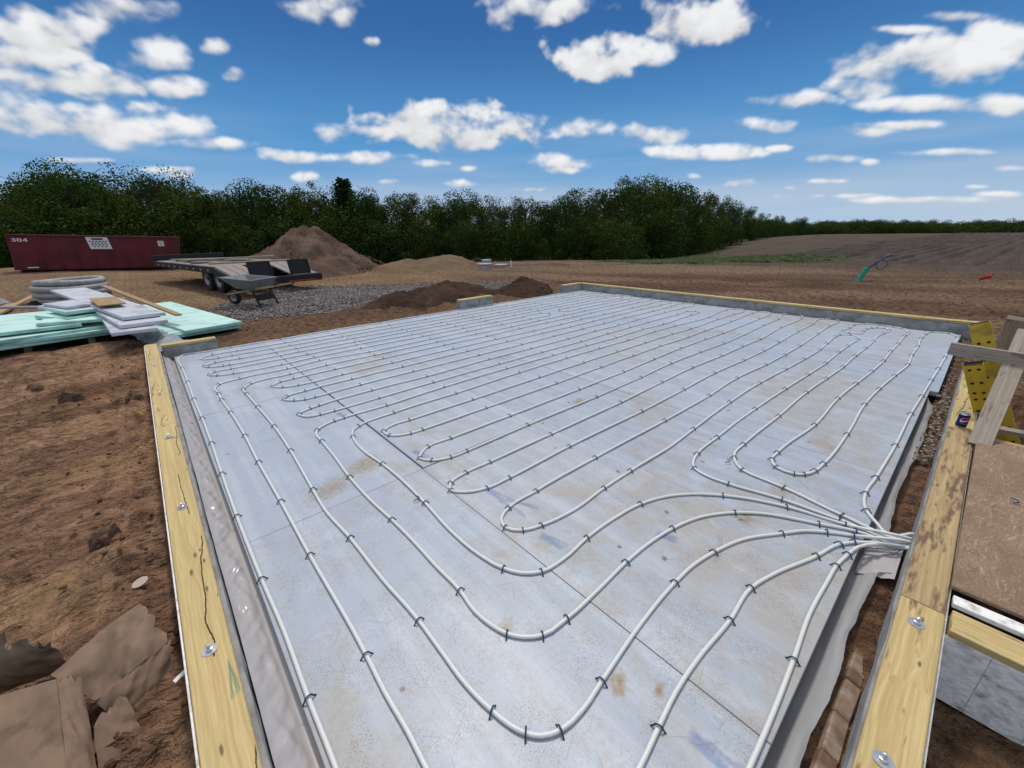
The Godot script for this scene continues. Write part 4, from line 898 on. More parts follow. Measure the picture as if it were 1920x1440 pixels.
# ------------------------------------------------------------------ floor, walls, tubing
func make_floor() -> void:
	var floor_ := Node3D.new()
	floor_.name = numbered("insulated_floor")
	add_child(floor_)
	tag(floor_, "", "", "", "structure")
	var xs := [0.052, 1.246, 2.466, 3.70, 4.93, 6.10, 7.33, 8.55, 9.72]
	var zs := [-0.078, -2.49, -4.90, -7.34, -7.875]
	for i in 8:
		for j in 4:
			var x0: float = xs[i] + 0.0015
			var x1: float = xs[i + 1] - 0.0015
			var z1: float = zs[j] - 0.0015
			var z0: float = zs[j + 1] + 0.0015
			if j == 0 and i >= 5:
				z1 = -0.012
			if i == 1 and (j == 1):
				x0 += 0.013
				z1 -= 0.011
			if i == 1 and j == 2:
				x0 += 0.009
			var mb := MB.new()
			var lift := rng.randf_range(-0.0025, 0.0)
			var tilt := Basis(Vector3(rng.randf_range(-1, 1), 0, rng.randf_range(-1, 1)).normalized(), rng.randf_range(0.0, 0.0012))
			mb.box(Vector3((x0 + x1) * 0.5, -0.025 + lift, (z0 + z1) * 0.5), Vector3(x1 - x0, 0.05, z1 - z0), tilt, 0.002)
			part(mb, "foam_board", M["board_%d" % ((i * 2 + j * 3 + (1 if j == 3 else 0)) % 3 + (3 if j == 0 and i <= 5 or j == 1 and i >= 2 and i <= 5 else 0))], floor_)

func anchor_bolt(parent: Node3D, at: Vector3, big: bool) -> void:
	var o := Node3D.new()
	o.name = "anchor_bolt"
	parent.add_child(o, true)
	o.position = at
	var tilt := Basis(Vector3(rng.randf_range(-1, 1), 0, rng.randf_range(-1, 1)).normalized(), 0.06)
	if big:
		var w := MB.new()
		w.lathe([[0.0, 0.0], [0.026, 0.0], [0.026, 0.0028], [0.007, 0.0032], [0.0, 0.0032]], Vector3(0, 0.0012, 0), 22, tilt)
		part(w, "washer", M.zinc, o)
		var nut := MB.new()
		nut.lathe([[0.012, 0.0], [0.0125, 0.002], [0.0125, 0.010], [0.010, 0.011], [0.0, 0.011]], Vector3(0, 0.0045, 0), 6, tilt)
		part(nut, "nut", M.zinc, o)
	var s := MB.new()
	var prof := [[0.0062, -0.02]]
	for k in 9:
		prof.append([0.0064 if k % 2 == 0 else 0.0052, 0.010 + k * 0.0028])
	prof.append([0.0, 0.036])
	s.lathe(prof, Vector3.ZERO, 10, tilt)
	part(s, "stud", M.zinc, o)

func board_run(parent: Node3D, called: String, m: Material, a: Vector3, b: Vector3, wide: float, thick: float) -> void:
	var mb := MB.new()
	mb.bar(a, b, wide, thick, Vector3.UP, 0.003)
	part(mb, called, m, parent)

func make_walls() -> void:
	# left wall: core, outer foam face, plank bolted on top
	var w := thing("foundation_wall", "concrete wall with bolted yellow timber plank along the dirt yard on the left", "wall", Vector3(-0.15, 0, -3.9))
	var mb := MB.new()
	var segs := 70
	var inner := []
	for k in segs + 1:
		inner.append(-0.077 + 0.15 + fine.get_noise_2d(k * 3.0, 4.0) * 0.007 + lumps.get_noise_2d(k * 0.4, 8.0) * 0.006)
	for k in segs:
		var z0 := lerpf(-8.045, 0.60, float(k) / segs) + 3.9
		var z1 := lerpf(-8.045, 0.60, float(k + 1) / segs) + 3.9
		var t0 := 0.161 + bumps.get_noise_2d(k * 2.0, 1.0) * 0.004
		mb.face([Vector3(-0.088, 0.158, z0), Vector3(-0.088, 0.158, z1), Vector3(inner[k + 1], 0.157, z1), Vector3(inner[k], 0.157, z0)], Vector3.UP)
		mb.face([Vector3(inner[k], 0.157, z0), Vector3(inner[k + 1], 0.157, z1), Vector3(inner[k + 1], -0.5, z1), Vector3(inner[k], -0.5, z0)], Vector3.RIGHT)
	mb.face([Vector3(-0.088, 0.158, -4.145), Vector3(inner[0], 0.157, -4.145), Vector3(inner[0], -0.5, -4.145), Vector3(-0.088, -0.5, -4.145)], Vector3.FORWARD)
	part(mb, "concrete_core", M.concrete, w)
	mb = MB.new()
	mb.box(Vector3(-0.0925, -0.17, 0.177), Vector3(0.008, 0.71, 8.64), Basis(), 0.002)
	part(mb, "foam_face", M.white_foam, w)
	for s in [[-8.04, -4.32], [-4.316, -0.55], [-0.546, 0.60]]:
		board_run(w, "sill_plank", M.treated_plank, Vector3(-0.015, 0.181, s[0] + 3.9), Vector3(-0.015, 0.181, s[1] + 3.9), 0.14, 0.038)
	for z in [-3.99, -2.80, -1.62, -0.4]:
		anchor_bolt(w, Vector3(-0.012, 0.2, z + 3.9), true)
	for z in [-6.54, -5.25]:
		anchor_bolt(w, Vector3(-0.012, 0.2, z + 3.9), false)
	# short returns and stub on the open side, far wall
	var corner := thing("foundation_wall", "short grey wall with a timber top at the corner beside the foam sheets", "wall", Vector3(0.24, 0, -7.96))
	wall_piece(corner, Vector3(-0.295, 0, 0), Vector3(0.39, 0, 0), 0.158, 0.165, M.treated_plank)
	var stub := thing("foundation_wall", "lone stub of grey wall standing at the open edge of the floor", "wall", Vector3(5.84, 0, -7.97))
	wall_piece(stub, Vector3(-0.49, 0, 0), Vector3(0.49, 0, 0), 0.15, 0.205, M.treated_plank)
	var far_return := thing("foundation_wall", "short grey return wall at the farthest corner of the floor", "wall", Vector3(9.4, 0, -7.97))
	wall_piece(far_return, Vector3(-0.46, 0, 0), Vector3(0.337, 0, 0), 0.15, 0.205, M.treated_plank)
	var back := thing("foundation_wall", "long low grey wall with pale timber top along the far edge of the floor", "wall", Vector3(9.82, 0, -3.9))
	wall_piece(back, Vector3(0, 0, -4.145), Vector3(0, 0, 4.1), 0.16, 0.19, M.treated_plank)
	# right wall by the trench
	var r := thing("foundation_wall", "concrete wall with muddy bolted plank between the trench and the pit on the right", "wall", Vector3(3.0, 0, 0.178))
	mb = MB.new()
	for k in 60:
		var x0 := lerpf(-3.4, 3.75, k / 60.0)
		var x1 := lerpf(-3.4, 3.75, (k + 1) / 60.0)
		var e0 := -0.076 + fine.get_noise_2d(k * 3.0, 44.0) * 0.008
		var e1 := -0.076 + fine.get_noise_2d((k + 1) * 3.0, 44.0) * 0.008
		mb.face([Vector3(x0, 0.157, 0.068), Vector3(x1, 0.157, 0.068), Vector3(x1, 0.150, e1), Vector3(x0, 0.150, e0)], Vector3.UP)
		mb.face([Vector3(x0, 0.150, e0), Vector3(x1, 0.150, e1), Vector3(x1, -0.5, e1 - 0.002), Vector3(x0, -0.5, e0 - 0.002)], Vector3.FORWARD)
		mb.face([Vector3(x0, 0.157, 0.068), Vector3(x1, 0.157, 0.068), Vector3(x1, -0.5, 0.068), Vector3(x0, -0.5, 0.068)], Vector3.BACK)
	part(mb, "concrete_core", M.concrete, r)
	mb = MB.new()
	mb.box(Vector3(0.17, -0.165, 0.0735), Vector3(7.1, 0.69, 0.007), Basis(), 0.002)
	part(mb, "foam_face", M.white_foam, r)
	for s in [[-3.4, -0.88, "muddy_plank"], [-0.876, 1.46, "very_muddy_plank"], [1.475, 3.72, "treated_plank"]]:
		board_run(r, "sill_plank", M[s[2]], Vector3(s[0], 0.18, 0.0), Vector3(s[1], 0.18, 0.0), 0.136, 0.038)
	anchor_bolt(r, Vector3(-1.70, 0.199, -0.012), true)
	anchor_bolt(r, Vector3(-1.02, 0.199, -0.006), true)
	# sill across the pit and the foam-faced wall under it
	var p := thing("foundation_wall", "white foam faced wall with a muddy plank top crossing the pit at lower right", "wall", Vector3(2.125, 0, 0.85))
	mb = MB.new()
	mb.box(Vector3(0.006, -0.18, 0.0), Vector3(0.13, 0.66, 1.18), Basis(), 0.003)
	part(mb, "concrete_core", M.concrete, p)
	for k in 8:                       # foam face moulded in squares
		for j in 4:
			mb = MB.new()
			mb.box(Vector3(-0.0665 - 0.004, 0.118 - j * 0.078, -0.54 + k * 0.152), Vector3(0.012, 0.0772, 0.1508), Basis(), 0.001)
			part(mb, "foam_square", M.white_foam, p)
	board_run(p, "sill_plank", M.muddy_plank, Vector3(-0.005, 0.171, -0.585), Vector3(-0.005, 0.171, 0.6), 0.14, 0.038)

func wall_piece(o: Node3D, a: Vector3, b: Vector3, wide: float, high: float, top: Material) -> void:
	var mb := MB.new()
	mb.bar(a + Vector3(0, (high - 0.64) * 0.5, 0), b + Vector3(0, (high - 0.64) * 0.5, 0), wide - 0.03, high + 0.6, Vector3.UP, 0.004)
	part(mb, "concrete_core", M.concrete, o)
	var side := (b - a).normalized().cross(Vector3.UP)
	for s in [-1.0, 1.0]:
		mb = MB.new()
		var off: Vector3 = side * s * (wide * 0.5 - 0.0065) + Vector3(0, (high - 0.655) * 0.5, 0)
		mb.bar(a + off, b + off, 0.012, high + 0.585, Vector3.UP, 0.003)
		part(mb, "form_face", M.concrete, o)
	board_run(o, "sill_plank", top, a + Vector3(0, high, 0), b + Vector3(0, high, 0), wide * 0.9, 0.038)

func smooth_path(pts: PackedFloat32Array, r: float) -> Array:      # [path, clip places with directions]
	var n := pts.size() / 3
	var p := []
	for k in n:
		var lift := r
		if k < 2 or k > n - 3:
			lift = r + 0.012 + 0.02 * ((k + n) % 3)
		p.append(Vector3(pts[k * 3], lift, pts[k * 3 + 1]))
	var path := PackedVector3Array()
	var clips := []
	for k in n - 1:
		var a: Vector3 = p[maxi(k - 1, 0)]
		var b: Vector3 = p[k]
		var c: Vector3 = p[k + 1]
		var d: Vector3 = p[mini(k + 2, n - 1)]
		var len_ := b.distance_to(c)
		var steps := clampi(int(len_ / 0.045), 2, 10)
		# centripetal-like tangents keep the bends round
		var l0 := maxf(a.distance_to(b), 0.001)
		var l2 := maxf(c.distance_to(d), 0.001)
		var m1 := ((b - a) / l0 * len_ + (c - b) / len_ * l0) / (l0 + len_) * len_ if k > 0 else (c - b)
		var m2 := ((c - b) / len_ * l2 + (d - c) / l2 * len_) / (l2 + len_) * len_ if k < n - 2 else (c - b)
		for s in steps:
			var t := float(s) / steps
			var q := b * (2 * t * t * t - 3 * t * t + 1) + m1 * (t * t * t - 2 * t * t + t) + c * (-2 * t * t * t + 3 * t * t) + m2 * (t * t * t - t * t)
			if len_ > 0.5:
				q.y += 0.003 * sin(t * PI)
			path.append(q)
		if pts[k * 3 + 2] > 0.5:
			clips.append([b, (m1 if k > 0 else c - b).normalized()])
	path.append(p[n - 1])
	return [path, clips]

func make_tubing() -> void:
	var r := 0.0092
	# a staple: bowed strap with two barbed feet
	var cm := MB.new()
	var arc := PackedVector3Array()
	arc.append(Vector3(-0.027, -0.010, 0))
	for k in 9:
		var a := PI * (1.0 - k / 8.0)
		arc.append(Vector3(cos(a) * 0.0150, 0.004 + sin(a) * 0.0130, 0))
	arc.append(Vector3(0.027, -0.010, 0))
	cm.tube(arc, 0.0035, 5)
	var clip := cm.mesh(M.clip)
	var words := {
		"A": "white heating tube loop on the right, nearest the trench and muddy plank",
		"B": "white heating tube loop filling the right middle of the floor",
		"C": "white heating tube loop filling the left middle of the floor",
		"D": "white heating tube loop running along the left edge and farthest rows",
	}
	var all := {"A": LOOP_A, "B": LOOP_B, "C": LOOP_C, "D": LOOP_D}
	for key in all:
		var got := smooth_path(all[key], r)
		var root := thing("heating_tube", words[key], "tubing", Vector3.ZERO, 0.0, "heating tube loops stapled to the floor")
		var mb := MB.new()
		mb.tube(got[0], r, 10)
		part(mb, "tube", M.tubing, root)
		for c in got[1]:
			var at: Vector3 = c[0]
			var f: Vector3 = c[1]
			var o := put(clip, "staple", root)
			f.y = 0.0
			f = f.normalized().rotated(Vector3.UP, rng.randf_range(-0.25, 0.25))
			o.transform = Transform3D(Basis(f.cross(Vector3.UP), Vector3.UP, -f), at)
	# staples left lying about
	var k := 0
	for s in [[3.02, 0.045, -0.052, 0.5, "in the trench just beyond the fan of tubes"], [2.98, -0.01, -0.058, 1.2, "on the film beside the fan of tubes"], [3.55, 0.05, -0.06, 0.2, "in the trench, the farther of the dropped ones"], [3.28, 0.055, -0.062, 2.2, "in the middle of the trench"], [1.02, -2.17, 0.012, 0.9, "on the floor between the two left tubes"], [3.02, -0.95, 0.012, 0.4, "on the floor inside a tube bend"], [3.35, 0.43, 0.232, 0.5, "on the muddy strand board"]]:
		var o := put(clip, "loose_staple")
		o.transform = Transform3D(Basis.from_euler(Vector3(1.35, s[3], 0.3)), Vector3(s[0], s[2] + 0.004, s[1]))
		tag(o, "dark blue staple lying loose " + s[4], "staple", "dropped staples")
		k += 1

func film_strip(called: String, label: String, m: Material, along: int, from: float, to: float, across: Callable, step: float, rows: int) -> void:
	var mb := MB.new()
	var n := int((to - from) / step)
	for k in n + 1:
		var s := lerpf(from, to, float(k) / n)
		for j in rows + 1:
			var t := float(j) / rows
			var q: Vector2 = across.call(s, t)          # (offset across, height)
			mb.vert(Vector3(q.x, q.y, s) if along == 2 else Vector3(s, q.y, q.x), Vector3.UP)
	for k in n:
		for j in rows:
			var a := k * (rows + 1) + j
			mb.tri(a, a + 1, a + rows + 1)
			mb.tri(a + 1, a + rows + 2, a + rows + 1)
	var acc := PackedVector3Array()
	acc.resize(mb.v.size())
	for k in range(0, mb.i.size(), 3):
		var f := (mb.v[mb.i[k + 2]] - mb.v[mb.i[k]]).cross(mb.v[mb.i[k + 1]] - mb.v[mb.i[k]])
		for q in 3:
			acc[mb.i[k + q]] += f
	for k in acc.size():
		mb.n[k] = acc[k].normalized()
	single(mb, called, m, label, "plastic sheet")

func make_film() -> void:
	var ridged := FastNoiseLite.new()
	ridged.seed = 77
	ridged.frequency = 0.05
	ridged.fractal_type = FastNoiseLite.FRACTAL_RIDGED
	ridged.fractal_octaves = 3
	film_strip("vapour_barrier", "crumpled grey plastic sheet between the left wall and the floor", M.film, 2, -7.86, 0.5, func(s: float, t: float) -> Vector2:
		var wall := -0.071 + lumps.get_noise_2d(s * 3.0, 1.0) * 0.004
		var x := lerpf(wall, 0.085, t)
		var y: float = lerpf(0.03 + lumps.get_noise_2d(s * 2.0, 5.0) * 0.06, -0.056, pow(minf(1.0, t * 1.55), 0.8))
		var fold := ridged.get_noise_2d(s * 75.0 + t * 22.0, s * 8.0 + t * 9.0) * 0.55 + ridged.get_noise_2d(s * 30.0 - t * 20.0, t * 14.0 + s * 6.0 + 80.0) * 0.85
		var edge := sin(minf(t, 0.62) / 0.62 * PI)
		return Vector2(x + fold * 0.010 * edge, minf(y + fold * 0.024 * edge + fine.get_noise_2d(s * 22.0, t * 6.0) * 0.009 * edge, 0.14 if t < 0.6 else -0.053)), 0.013, 16)
	film_strip("vapour_barrier", "milky plastic sheet lying in the trench along the right edge of the floor", M.milky_film, 0, 0.2, 6.05, func(s: float, t: float) -> Vector2:
		var outer := 0.0 + lumps.get_noise_2d(s * 1.6, 2.0) * 0.035 + fine.get_noise_2d(s * 5.0, 3.0) * 0.012
		if s > 2.52 and s < 2.9:
			outer += sstep(2.52, 2.6, s) * sstep(2.9, 2.82, s) * 0.07
		if s > 5.4:
			outer = lerpf(outer, -0.09, sstep(5.4, 6.05, s))
		var x := lerpf(-0.115, outer, t)
		var fold := ridged.get_noise_2d(s * 16.0 + t * 9.0, t * 26.0)
		return Vector2(x, lerpf(-0.125, -0.035, pow(t, 1.3)) + fold * 0.010 * (0.3 + t) + (0.008 if t > 0.93 else 0.0)), 0.024, 11)
	film_strip("vapour_barrier", "torn clear scrap of plastic under the fan of tubes", M.film, 0, 2.52, 2.98, func(s: float, t: float) -> Vector2:
		return Vector2(lerpf(-0.06, 0.088, t), -0.085 + t * 0.06 + ridged.get_noise_2d(s * 60.0, t * 40.0) * 0.014), 0.02, 9)

# ------------------------------------------------------------------ right side: pit, sheets, beams, trestle, can
func make_right_side() -> void:
	var mb := MB.new()
	# strand board over the pit
	mb.box(Vector3(3.30, 0.215, 0.865), Vector3(2.0, 0.018, 1.22), Basis(Vector3.UP, -0.008), 0.002)
	single(mb, "strand_board_sheet", M.strand_board, "mud caked strand board sheet bridging the pit beside the right plank", "board")
	mb = MB.new()
	mb.box(Vector3(2.262, 0.193, 0.86), Vector3(0.062, 0.022, 1.2), Basis(Vector3.UP, 0.03), 0.002)
	single(mb, "foam_strip", M.white_foam, "thin dirty strip of foam between the strand board and the plank", "foam strip")
	mb = MB.new()
	mb.box(Vector3(4.335, 0.199, 0.86), Vector3(0.05, 0.045, 1.2), Basis(Vector3.UP, -0.02), 0.003)
	single(mb, "timber", M.pine, "pale splintered timber along the far edge of the strand board", "timber")
	# slats and pipe in the dark gap beyond
	for s in [[4.95, 0.03, "upper"], [4.62, -0.02, "lower"]]:
		mb = MB.new()
		mb.box(Vector3(s[0], 0.10 + s[1], 0.92), Vector3(0.09, 0.03, 1.2), Basis(Vector3.UP, 0.1), 0.003)
		single(mb, "timber", M.grey_timber, "grey slat across the dark gap behind the trestle leg, the %s of two" % s[2], "timber")
	mb = MB.new()
	var path := PackedVector3Array()
	for k in 14:
		path.append(Vector3(4.72 - k * 0.03 + 0.02 * sin(k * 0.5), 0.02 - k * 0.004, 0.32 + k * 0.05))
	mb.tube(path, 0.013, 8)
	single(mb, "water_pipe", M.white_plastic, "white pipe bending down into the dark gap at the right", "pipe")
	# yellow perforated steel channels
	channel(Vector3(5.12, -0.3, 0.60), Vector3(5.2, 0.90, 0.07), 0.125, "longer yellow steel channel leaning behind the trestle rail", 7)
	channel(Vector3(5.0, 0.20, 0.285), Vector3(4.86, 0.62, 0.12), 0.115, "shorter yellow steel channel with bolt holes leaning over the plank behind the drink can", 5)
	# trestle of grey boards
	var t := thing("trestle", "rough grey timber trestle with slanted legs and a level rail at the right edge", "trestle", Vector3(4.9, 0, 0.35))
	var o := Vector3(-4.9, 0, -0.35)
	board_run(t, "rail", M.grey_timber, Vector3(4.93, 0.715, -0.045) + o, Vector3(4.90, 0.70, 0.62) + o, 0.038, 0.10)
	slat(t, Vector3(4.18, 0.2, 0.28) + o, Vector3(5.26, 0.87, 0.345) + o, 0.115, 0.036)
	slat(t, Vector3(6.62, 0.2, 0.345) + o, Vector3(5.62, 0.91, 0.285) + o, 0.125, 0.036)
	slat(t, Vector3(4.25, 0.2, 0.95) + o, Vector3(5.26, 0.87, 0.97) + o, 0.115, 0.036)
	# drink can
	var can := thing("drink_can", "blue drink can with a round red white and blue emblem standing on the plank", "can", Vector3(4.52, 0.2, 0.172), 2.3)
	can_mesh(can)
	# dirty foam pieces along the footing
	var words := ["nearest the camera", "second from the camera", "third from the camera", "farthest, half buried"]
	var at := [1.30, 1.49, 1.68, 1.88]
	for k in 4:
		mb = MB.new()
		var b := Basis(Vector3.UP, 0.03 * sin(k * 2.1)) * Basis(Vector3.RIGHT, 0.35)
		var x: float = at[k]
		mb.box(Vector3(x, -0.062 - 0.008 * k, 0.062), Vector3(0.186, 0.04, 0.058), b, 0.006)
		single(mb, "dirty_foam_block", M.dirty_foam, "mud stained foam block in the trench, " + words[k], "foam block", "foam blocks in the trench")

func slat(parent: Node3D, a: Vector3, b: Vector3, wide: float, thick: float) -> void:
	var mb := MB.new()
	mb.bar(a, b, wide, thick, Vector3(-0.6, 0.8, 0.0), 0.003)
	part(mb, "leg", M.grey_timber, parent)

func channel(a: Vector3, b: Vector3, wide: float, label: String, holes: int) -> void:
	var o := thing("steel_channel", label, "steel channel", a)
	var f := (b - a).normalized()
	var u := (Vector3(-1.0, 0.25, -0.1) - f * Vector3(-1.0, 0.25, -0.1).dot(f)).normalized()
	var side := f.cross(u).normalized()
	var long := (b - a).length()
	var bs := Basis(f, u, side)
	var mb := MB.new()
	mb.box(bs * Vector3(long * 0.5, 0, 0), Vector3(long, 0.006, wide), bs, 0.002)
	part(mb, "web", M.yellow_paint, o)
	for s in [-1.0, 1.0]:
		mb = MB.new()
		mb.box(bs * Vector3(long * 0.5, -0.034, s * (wide * 0.5 - 0.003)), Vector3(long, 0.060, 0.005), bs, 0.002)
		part(mb, "flange", M.yellow_paint, o)
	mb = MB.new()
	mb.box(bs * Vector3(long + 0.004, -0.022, 0), Vector3(0.006, 0.052, wide * 0.86), bs, 0.002)
	part(mb, "end_plate", M.black_steel, o)
	for k in holes:
		for s in [-1.0, 1.0]:
			mb = MB.new()
			mb.lathe([[0.0, 0.0002], [0.009, 0.0002], [0.011, 0.0012], [0.012, 0.0]], bs * Vector3(long * (k + 0.3 + 0.22 * sin(k * 1.9)) / holes, 0.0034, s * wide * 0.22), 8, bs)
			part(mb, "bolt_hole", M.black_steel, o)

func can_mesh(o: Node3D) -> void:
	var im := Image.create(256, 160, false, Image.FORMAT_RGB8)
	im.fill(Color(0.02, 0.10, 0.38))
	for y in 160:
		for x in 256:
			var dx := (x % 128 - 64) * 0.92
			var dy := y - 76.0
			var r := Vector2(dx, dy).length()
			if r < 46.0:
				var wave := sin(dx * 0.055) * 9.0
				var c := Color(0.90, 0.91, 0.93)
				if dy < wave - 9.0:
					c = Color(0.78, 0.05, 0.10)
				elif dy > wave + 9.0:
					c = Color(0.03, 0.16, 0.55)
				if r > 43.0:
					c = Color(0.9, 0.91, 0.93)
				im.set_pixel(x, y, c)
	var m := mat("can_print", Color.WHITE, 0.3, 0.35)
	m.albedo_texture = ImageTexture.create_from_image(im)
	var mb := MB.new()
	mb.lathe([[0.033, 0.012], [0.033, 0.108]], Vector3.ZERO, 28)
	part(mb, "body", m, o)
	mb = MB.new()
	mb.lathe([[0.0, 0.004], [0.022, 0.0], [0.026, 0.0], [0.033, 0.012]], Vector3.ZERO, 28)
	mb.lathe([[0.033, 0.108], [0.027, 0.118], [0.0275, 0.122], [0.025, 0.122], [0.024, 0.117], [0.0, 0.117]], Vector3.ZERO, 28)
	part(mb, "rim", M.zinc, o)
	mb = MB.new()
	mb.box(Vector3(0.004, 0.1185, 0), Vector3(0.022, 0.0015, 0.012), Basis(), 0.0005)
	part(mb, "pull_tab", M.zinc, o)

# ------------------------------------------------------------------ left yard: cardboard, foam pile, coil
func sheet(parent: Node3D, called: String, grids: Array, thick: float, m: Material) -> void:
	# bent card or ribbon: each grid is rows of points, given a thickness
	var mb := MB.new()
	for g in grids:
		var n: int = g.size() - 1
		var s := mb.v.size()
		for j in n + 1:
			for i in n + 1:
				var nn: Vector3 = (g[mini(j + 1, n)][i] - g[maxi(j - 1, 0)][i]).cross(g[j][mini(i + 1, n)] - g[j][maxi(i - 1, 0)]).normalized()
				mb.vert(g[j][i] + nn * thick * 0.5, nn)
		for j in n + 1:
			for i in n + 1:
				mb.vert(mb.v[s + j * (n + 1) + i] - mb.n[s + j * (n + 1) + i] * thick, -mb.n[s + j * (n + 1) + i])
		var half := (n + 1) * (n + 1)
		for side in 2:
			for j in n:
				for i in n:
					var a := s + side * half + j * (n + 1) + i
					mb.tri(a, a + 1, a + n + 1)
					mb.tri(a + 1, a + n + 2, a + n + 1)
		var rim := []
		for i in n: rim.append(i)
		for j in n: rim.append(j * (n + 1) + n)
		for i in n: rim.append(n * (n + 1) + n - i)
		for j in n: rim.append((n - j) * (n + 1))
		var mid: Vector3 = g[n / 2][n / 2]
		for k in rim.size():
			var a: Vector3 = mb.v[s + rim[k]]
			var b: Vector3 = mb.v[s + rim[(k + 1) % rim.size()]]
			var c: Vector3 = mb.v[s + half + rim[(k + 1) % rim.size()]]
			var d: Vector3 = mb.v[s + half + rim[k]]
			mb.face([a, b, c, d], (a + b) * 0.5 - mid)
	part(mb, called, m, parent)

func warped(a: Vector3, b: Vector3, c: Vector3, d: Vector3, n: int, bow: float, seed_: int, torn := 0.0) -> Array:
	var rows := []
	var up := ((b - a) as Vector3).cross(d - a).normalized()
	var at := func(s: float, t: float) -> Vector3:
		var p := a.lerp(b, s).lerp(d.lerp(c, s), t)
		var w := bow * sin(s * PI) * sin(t * PI) + lumps.get_noise_2d(s * 5.0 + seed_ * 9.0, t * 5.0) * absf(bow) * 0.5 - absf(lumps.get_noise_2d(s * 3.0 + t * 4.0 + seed_ * 5.0, t * 2.0)) * absf(bow) * 1.2
		if torn > 0.0 and t > 0.99:
			p += (d - a).normalized() * fine.get_noise_2d(s * 7.0 + seed_, 3.0) * torn * 1.3
		return p + up * w
	for j in n + 1:
		var row := []
		for k in n + 1:
			row.append(at.call(float(k) / n, float(j) / n))
		rows.append(row)
	return [rows]

func make_left_yard() -> void:
	var box := thing("cardboard_box", "torn crumpled brown cardboard box lying in the dirt at lower left", "box", Vector3(-0.62, 0.04, -1.75))
	var o := Vector3(0.62, 0, 1.75)
	var at := func(x: float, y: float, z: float) -> Vector3: return Vector3(x, y, z) + o
	# near side panel, folded flap leaning over, back flaps
	sheet(box, "side_panel", warped(at.call(-1.02, 0.02, -1.34), at.call(-0.55, 0.0, -1.30), at.call(-0.575, 0.215, -1.80), at.call(-0.94, 0.235, -1.93), 14, 0.014, 1), 0.004, M.cardboard)
	sheet(box, "corner_panel", warped(at.call(-0.553, 0.0, -1.30), at.call(-0.50, 0.0, -1.42), at.call(-0.52, 0.185, -1.78), at.call(-0.573, 0.213, -1.80), 14, 0.010, 2, 0.02), 0.004, M.cardboard)
	sheet(box, "folded_flap", warped(at.call(-0.60, 0.205, -1.86), at.call(-0.50, 0.115, -1.72), at.call(-0.285, 0.12, -1.83), at.call(-0.345, 0.225, -2.02), 14, 0.030, 3, 0.015), 0.004, M.cardboard)
	sheet(box, "flap_underside", warped(at.call(-0.50, 0.112, -1.72), at.call(-0.46, 0.0, -1.66), at.call(-0.30, 0.0, -1.76), at.call(-0.284, 0.117, -1.83), 14, 0.018, 4, 0.015), 0.004, M.cardboard)
	sheet(box, "back_panel", warped(at.call(-0.88, 0.04, -2.10), at.call(-0.60, 0.04, -2.04), at.call(-0.62, 0.20, -2.02), at.call(-0.76, 0.255, -2.12), 14, 0.02, 5, 0.05), 0.004, M.cardboard)
	sheet(box, "end_panel", warped(at.call(-1.02, 0.02, -1.36), at.call(-0.90, 0.04, -2.12), at.call(-0.84, 0.17, -2.08), at.call(-0.95, 0.225, -1.90), 14, 0.012, 6, 0.03), 0.004, M.cardboard)
	sheet(box, "loose_flap", warped(at.call(-0.50, 0.004, -1.45), at.call(-0.40, 0.0, -1.58), at.call(-0.42, 0.11, -1.68), at.call(-0.50, 0.12, -1.62), 14, 0.012, 7, 0.02), 0.004, M.cardboard)
	var mb := MB.new()
	var disc := []
	for k in 14:
		var a := TAU * k / 14.0
		disc.append(Vector3(cos(a) * 0.034, 0.004, sin(a) * 0.026))
	mb.slab(disc, 0.004)
	var d := single(mb, "cardboard_disc", M.pale_card, "small pale oval scrap of card lying on the dirt beside the wall", "scrap")
	d.position = Vector3(-0.385, ground_at(-0.385, -2.40) + 0.03, -2.40)
	d.rotation = Vector3(0.15, 0.6, 0.1)
	mb = MB.new()
	mb.box(Vector3.ZERO, Vector3(0.05, 0.006, 0.018), Basis(), 0.002)
	d = single(mb, "foam_chip", M.white_foam, "little white foam chip on the dirt against the left wall", "scrap")
	d.position = Vector3(-0.275, ground_at(-0.275, -1.70) + 0.035, -1.70)
	d.rotation = Vector3(0.1, 0.4, 0.2)
	# larger clods one can tell apart
	var words := ["largest dark clod of clay in the left yard", "clod of clay against the left wall, near the wall's middle", "clod of clay near the foam pile on the left", "low clod of clay left of the wall's middle bolt", "small clod of clay near the left wall"]
	var spots := [[-0.94, -6.47, 0.10], [-0.40, -5.80, 0.10], [-1.30, -7.2, 0.09], [-0.55, -3.05, 0.08], [-0.42, -6.9, 0.08]]
	for k in 5:
		var s: Array = spots[k]
		var h := heap(Vector3.ZERO, s[2], s[2] * 0.75, s[2] * 0.55, k * 1.3, k + 40, Color(0.21, 0.135, 0.092), Color(0.27, 0.175, 0.12), [], 1.6)
		d = single(h, "clay_clod", M.clod, words[k], "clod")
		d.position = Vector3(s[0], ground_at(s[0], s[1]) + 0.005, s[1])
	make_foam_pile()
	# coiled drain pipe, four turns stacked
	var coil := thing("drain_pipe_coil", "stack of grey corrugated drain pipe coils behind the foam sheets", "pipe coil", Vector3(-1.62, 0.02, -17.3))
	for k in 4:
		mb = MB.new()
		var ring := PackedVector3Array()
		var rr := 0.72 + (0.03 if k == 1 else 0.0) - (0.05 if k == 3 else 0.0)
		for j in 64:
			var a := TAU * j / 64.0
			ring.append(Vector3(cos(a) * rr + (k % 2) * 0.03, 0.09 + k * 0.15 + 0.015 * sin(a * 2.0 + k), sin(a) * rr + (k % 3) * 0.02))
		mb.tube(ring, 0.088, 10, true)
		part(mb, "coil_turn", M.grey_pipe, coil)

